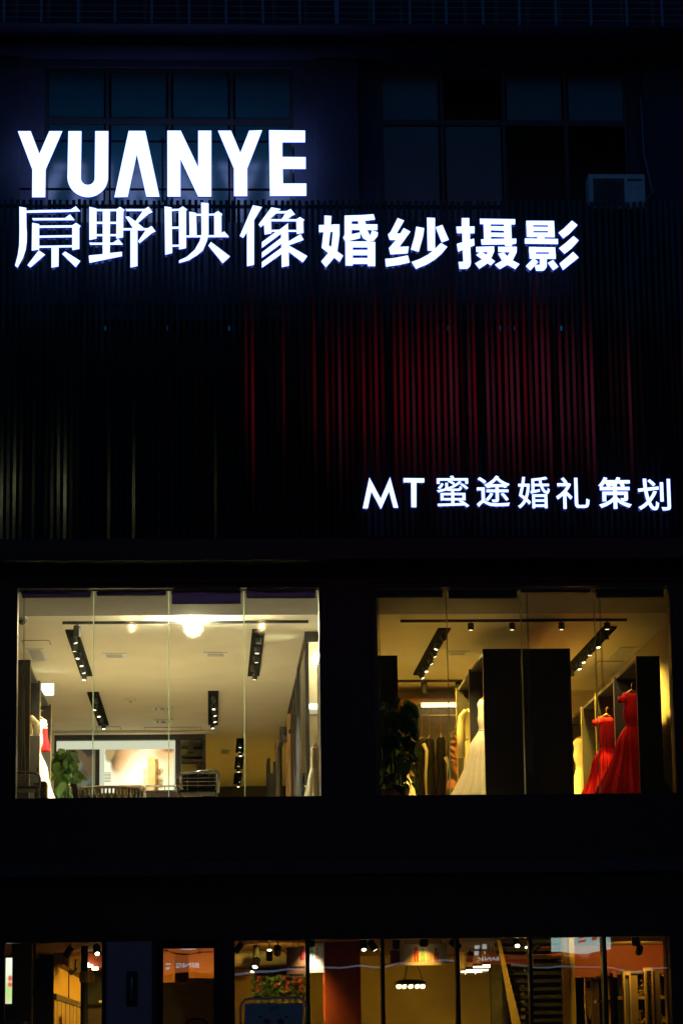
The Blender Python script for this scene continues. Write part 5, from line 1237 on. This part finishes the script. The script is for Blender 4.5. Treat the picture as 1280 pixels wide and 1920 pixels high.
MB().poly([(xm - .035, zt_), (xm + .035, zt_), (xm + .03, zb_ + .08), (xm, zb_ - .02), (xm - .03, zb_ + .08)], 1.29, 1.30).build('pennant', mat('gold cloth', (.55, .40, .06), .5, var=.3, scale=30), t)
picture('tall oak framed panel with a silvery print in the last bay', 1170, 1822, 1184, 1990, 1.5, sil)
picture('tallest oak framed panel with a glittering surface in the last bay', 1211, 1814, 1226, 1990, 1.2, gl)
y = 1.9; q = rect(1166, 1825, 1250, 1990, y)
su = thing('display_shelf', 'oak display shelf with small glittering ornaments in the last bay', 'shelf', ((q[0] + q[1]) / 2, y, .041))
for v in (1828, 1876, 1930):
    z = gz(v, y); MB().box(q[0], q[1], y + .001, y + .35, z - .03, z + .012).build('shelf_board', M['wood'], su, bevel=.003)
for u in (1166, 1206, 1247): MB().box(px(u, y), px(u, y) + .03, y - .012, y, .042, gz(1822, y)).build('upright', M['wood'], su)
MB().box(q[0], q[1], y + .36, y + .38, .042, gz(1826, y)).build('back_board', M['charcoal'], su)
rr = random.Random(6)
for k, (u, v) in enumerate(((1199, 1866), (1204, 1846), (1238, 1868), (1240, 1908), (1200, 1905))):
    p = P(u, v, y + .1); o = thing('ornament', ('cluster of small gilt baubles on the upper shelf, left', 'string of gilt baubles rising from the upper shelf', 'small dark glass figurine on the upper shelf, right', 'glittering bauble heap on the lower shelf, right', 'glittering bauble heap on the lower shelf, left')[k], 'ornament', (p.x, y + .1, gz(1876 if v < 1880 else 1930, y) + .013))
    zb_ = o.location.z
    for j in range(9):
        r_ = .018; bx_ = p.x + rr.uniform(-.05, .05); zz = zb_ + r_ + rr.random() * (p.z - zb_ + .05)
        MB().lathe([(.003, zz - r_), (r_ * .8, zz - r_ * .6), (r_, zz), (r_ * .8, zz + r_ * .6), (.003, zz + r_)], bx_, y + .1 + rr.uniform(-.03, .03), 8).build('bauble', M['gold'] if k != 2 else M['bronze'], o, smooth=True)
    MB().tube([(p.x, y + .1, zb_), (p.x, y + .1, p.z + .04)], .006, 5).build('wire', M['gold'], o)
q = rect(1250, 1756, 1263, 1990, .7)
struct(MB().box(q[0], q[1], .7, .9, .042, GC - .002).build('post_yellow', mat('yellow painted post', (0.55, 0.38, 0.05), .6)))
y = .9
for u0, u1 in ((1117, 1135),):
    t = thing('low_shelf', 'pair of short oak shelf boards at the bay mullion', 'shelf', (px(1128, y), y, .041))
    for v in (1838, 1883):
        z = gz(v, y); MB().box(px(u0, y), px(1142, y), y, y + .25, z - .02, z + .018).build('shelf_board', M['wood'], t, bevel=.003)
    MB().box(px(1142, y), px(1148, y), y, y + .25, .042, gz(1830, y)).build('upright', M['wood'], t)
gspot('added fill spotlight over the oak display shelf', 1190, 1752, 1.1, (.1, .5, -1), 8, ang=110)  # lamp added to brighten the oak shelf
gspot('added fill spotlight over the red wall', 1196, 1775, 4.2, (.0, .8, -.4), 16, ang=140)  # added so that the red wall gets light
gspot('added fill spotlight washing the ochre wall', 760, 1790, 7.2, (0, .8, -.8), 6, ang=130)  # added wash light, stands for no known fitting
gspot('added fill spotlight washing the ochre wall beside the stair', 880, 1790, 7.0, (0, .8, -.8), 4, ang=130)  # second added wash light, on the stair side
gspot('added fill spotlight beside the flower bank', 520, 1772, 3.0, (0, .7, -.5), 60, ang=120)  # extra lamp added to lighten the second bay

# poster trolley in front of the glass
y = -.9
q = rect(451, 1872, 574, 1990, y)
ps = thing('poster_stand', 'bent steel tube stand holding a lilac poster at the foot of the shopfront', 'poster stand', ((q[0] + q[1]) / 2, y, .031))
c_ = .12
MB().tube([(q[0], y, .032), (q[0], y, q[3] - c_), (q[0] + c_ * .15, y, q[3] - c_ * .45), (q[0] + c_ * .45, y, q[3] - c_ * .12), (q[0] + c_, y, q[3]), (q[1] - c_, y, q[3] + .01), (q[1] - c_ * .4, y, q[3] - c_ * .1), (q[1] - c_ * .1, y, q[3] - c_ * .4), (q[1], y, q[3] - c_), (q[1], y, .032)], .014, 10).build('tube_frame', M['steel'], ps, smooth=True)
b = rect(459, 1881, 568, 1990, y)
MB().box(b[0], b[1], y - .02, y + .01, .5, b[3]).build('poster_board', M['lilpaper'], ps)
r_ = rect(505, 1887.5, 522, 1890.5, y - .022); text_part(ps, 'YUANYE', *r_, y - .022, M['ink'], .012, .0015, 'print')
r_ = rect(505, 1892, 522, 1895, y - .022); text_part(ps, '原野映像', *r_, y - .022, M['ink'], 0, .0015, 'print')
for u, w_ in ((500, 7), (526, 7)):
    p = P(u, 1915, y); MB().poly([(p.x + w_ / 145 * 1.0 * math.cos(j * .5236), p.z + .035 * math.sin(j * .5236)) for j in range(12)], y - .0225, y - .0205).build('print', M['pink'], ps)
for u in (488, 537):
    p = P(u, 1907, y); MB().box(p.x - .02, p.x + .02, y - .0222, y - .0205, p.z - .008, p.z + .008).build('print', M['ink'], ps)
for x in (q[0], q[1]): MB().tube([(x, y - .3, .045), (x, y + .3, .045)], .014, 8).build('foot', M['steel'], ps)
MB().tube([(q[0], y, .4), (q[1], y, .4)], .012, 8).build('cross_bar', M['steel'], ps)
y = -.8; q = rect(349, 1911, 388, 1990, y)
hs = thing('hoop_rail', 'small bent steel hoop rail at the bottom by the entrance door', 'rail', ((q[0] + q[1]) / 2, y, .031))
MB().tube([(q[0], y, .032), (q[0], y, q[3] - .06), (q[0] + .03, y, q[3] - .015), (q[0] + .09, y, q[3]), (q[1] - .09, y, q[3]), (q[1] - .03, y, q[3] - .015), (q[1], y, q[3] - .06), (q[1], y, .032)], .016, 10).build('hoop', M['bronze'], hs, smooth=True)
MB().box(q[0] - .06, q[1] + .06, y - .15, y + .15, .032, .044).build('base_plate', M['black'], hs)

# ================================================================== across the street (seen in the glass and on the slats)
OY = -44.0
def refl(u, v):                               # where a thing must stand to be mirrored there by the facade
    p = P(u, v, -OY + .2); return p.x, p.z
ob = thing('opposite_building', 'plain dark building on the other side of the street', 'building', (0, OY - 1, .02))
MB().box(-40, 50, OY - 10, OY - .5, .021, 23.3).build('wall', M['oblock'], ob)
def oppsign(label, u0, v0, u1, v1, m, texts=(), y=OY, thick=.12):
    a = refl(u0, v0); b = refl(u1, v1)
    t = thing('shop_sign', label, 'sign', ((a[0] + b[0]) / 2, y, b[1]), 'lit signs across the street')
    MB().box(a[0], b[0], y - thick, y, b[1], a[1]).build('face', m, t)
    MB().box(a[0] - .03, b[0] + .03, y - .49, y - thick - .002, b[1] - .03, a[1] + .03).build('case', M['black'], t)
    for (tx_, c0, d0, c1, d1, mm, off) in texts:
        c = refl(c0, d0); d = refl(c1, d1)
        if tx_ is None:
            n_ = max(2, int((c[0] - d[0]) / .55))
            for k_ in range(n_):
                xa_ = d[0] + (c[0] - d[0]) * k_ / n_; xb_ = d[0] + (c[0] - d[0]) * (k_ + rnd.uniform(.55, .85)) / n_; zm_ = d[1] + (c[1] - d[1]) * rnd.uniform(.35, .65)
                MB().box(xa_, xb_, y + .002, y + .02, zm_ + .03, c[1] - rnd.uniform(0, .1) * (c[1] - d[1])).box(xa_ + .05 * rnd.random(), xb_ - .05 * rnd.random(), y + .002, y + .019, d[1], zm_ - .03).build('mark', mm, t)
            continue
        text_part(t, tx_, d[0], c[0], d[1], c[1], y + .02, mm, off, .018, 'letters', mirror=True, facing=1)
    return t
WL = emat('white sign letters', (.85, .95, 1), 2.8); RL = emat('red sign letters', (1, .06, .03), 3); OR = emat('orange sign face', (1, .22, .05), 1.8); WT = emat('pale teal sign face', (.62, .95, .92), 2.8)
OD = emat('dim red sign face', (1, .12, .04), .55)
oppsign('orange lit shop sign with white letters, mirrored in the entrance door', 290, 1789, 420, 1826, OR, (('BING', 372, 1805, 330, 1817, WL, .03), (None, 324, 1805, 296, 1817, WL, 0)))
oppsign('orange upper shop sign with white blotchy letters, mirrored above the entrance', 290, 1760, 420, 1785, OR, ((None, 412, 1764, 300, 1781, WL, .02),))
oppsign('dim red bank sign with the white word BANK, mirrored in the stair bay', 880, 1788, 1000, 1810, OD, (('BANK', 934, 1793, 896, 1802, WL, .01),))
oppsign('small white lit sign mirrored at the top of the stair bay', 885, 1766, 915, 1789, M['black'], ((None, 913, 1768, 892, 1788, WL, .03),))
oppsign('wide pale teal lit sign with red writing, mirrored in the sixth bay', 1027, 1745, 1150, 1781, WT, ((None, 1126, 1748, 1084, 1763, RL, .02),))
oppsign('thin red strip sign with small white letters under the teal one', 1027, 1782, 1150, 1790, OD, ((None, 1124, 1783.5, 1050, 1788, WL, 0),))
oppsign('white lit sign end mirrored beside the entrance door', 420, 1790, 424, 1820, WT)
a = refl(455, 1823); b = refl(860, 1812); c = refl(655, 1813); 
t = thing('light_strip', 'long curved bluish light strip under the opposite shop signs', 'light strip', (a[0], OY + .4, a[1]))
pts = []
for u, v in ((440, 1828), (500, 1825), (560, 1822), (620, 1818), (680, 1815), (720, 1817), (760, 1808), (800, 1806), (850, 1806)):
    p = refl(u, v); pts.append((p[0], OY + .4, p[1]))
MB().tube(pts, .035, 6).build('tube', emat('blue strip', (.6, .65, 1), .8), t, smooth=True)
pts = [(refl(u, v)[0], OY + .42, refl(u, v)[1]) for u, v in ((950, 1812), (1050, 1811), (1130, 1814), (1200, 1817), (1255, 1815))]
MB().tube(pts, .025, 6).build('tube', MATS['blue strip'], t, smooth=True)
for u, v in ((440, 1828), (850, 1806), (1130, 1814)):
    p = refl(u, v); MB().box(p[0] - .03, p[0] + .03, OY - .49, OY + .36, p[1] - .03, p[1] + .03).build('bracket', M['black'], t)
# big red and pink advertising panels high on the opposite building, lamps
def hipanel(label, u0, v0, u1, v1, m):
    a = refl(u0, v0); b = refl(u1, v1); t = thing('advert_panel', label, 'billboard', ((a[0] + b[0]) / 2, OY, b[1]))
    MB().box(a[0], b[0], OY - .1, OY, b[1], a[1]).build('lit_face', m, t); MB().box(a[0] - .1, b[0] + .1, OY - .49, OY - .101, b[1] - .1, a[1] + .1).build('case', M['black'], t)
hipanel('large red lit advertising panel high on the opposite building', 560, 590, 1000, 890, printmat('red advert', (.004, 0, .001), [('e', .55, .5, .36, .30, 0, (.8, .012, .03), .9), ('e', .42, .45, .2, .2, .3, (1, .02, .05), .8), ('e', .8, .4, .15, .3, .2, (.9, .12, .25), .8)], emit=1.15))
hipanel('pink lit advertising panel beside the large red one', 1010, 650, 1130, 880, printmat('pink advert', (.003, 0, .001), [('e', .4, .5, .4, .4, .3, (.8, .12, .25), .85)], emit=1.1))
p = refl(35, 940)
t = thing('flood_lamp', 'yellowish flood lamp high on the opposite building', 'lamp', (p[0], OY + .4, p[1]))
MB().box(p[0] - .5, p[0] + .5, OY + .1, OY + .4, p[1] - .6, p[1] + .6).build('lamp_head', M['black'], t); MB().box(p[0] - .2, p[0] + .2, OY + .401, OY + .41, p[1] - .5, p[1] + .5).build('lens', emat('flood lens', (.95, 1, .45), 9), t)
MB().box(p[0] - .05, p[0] + .05, OY - .49, OY + .099, p[1] - .05, p[1] + .05).build('arm', M['black'], t)
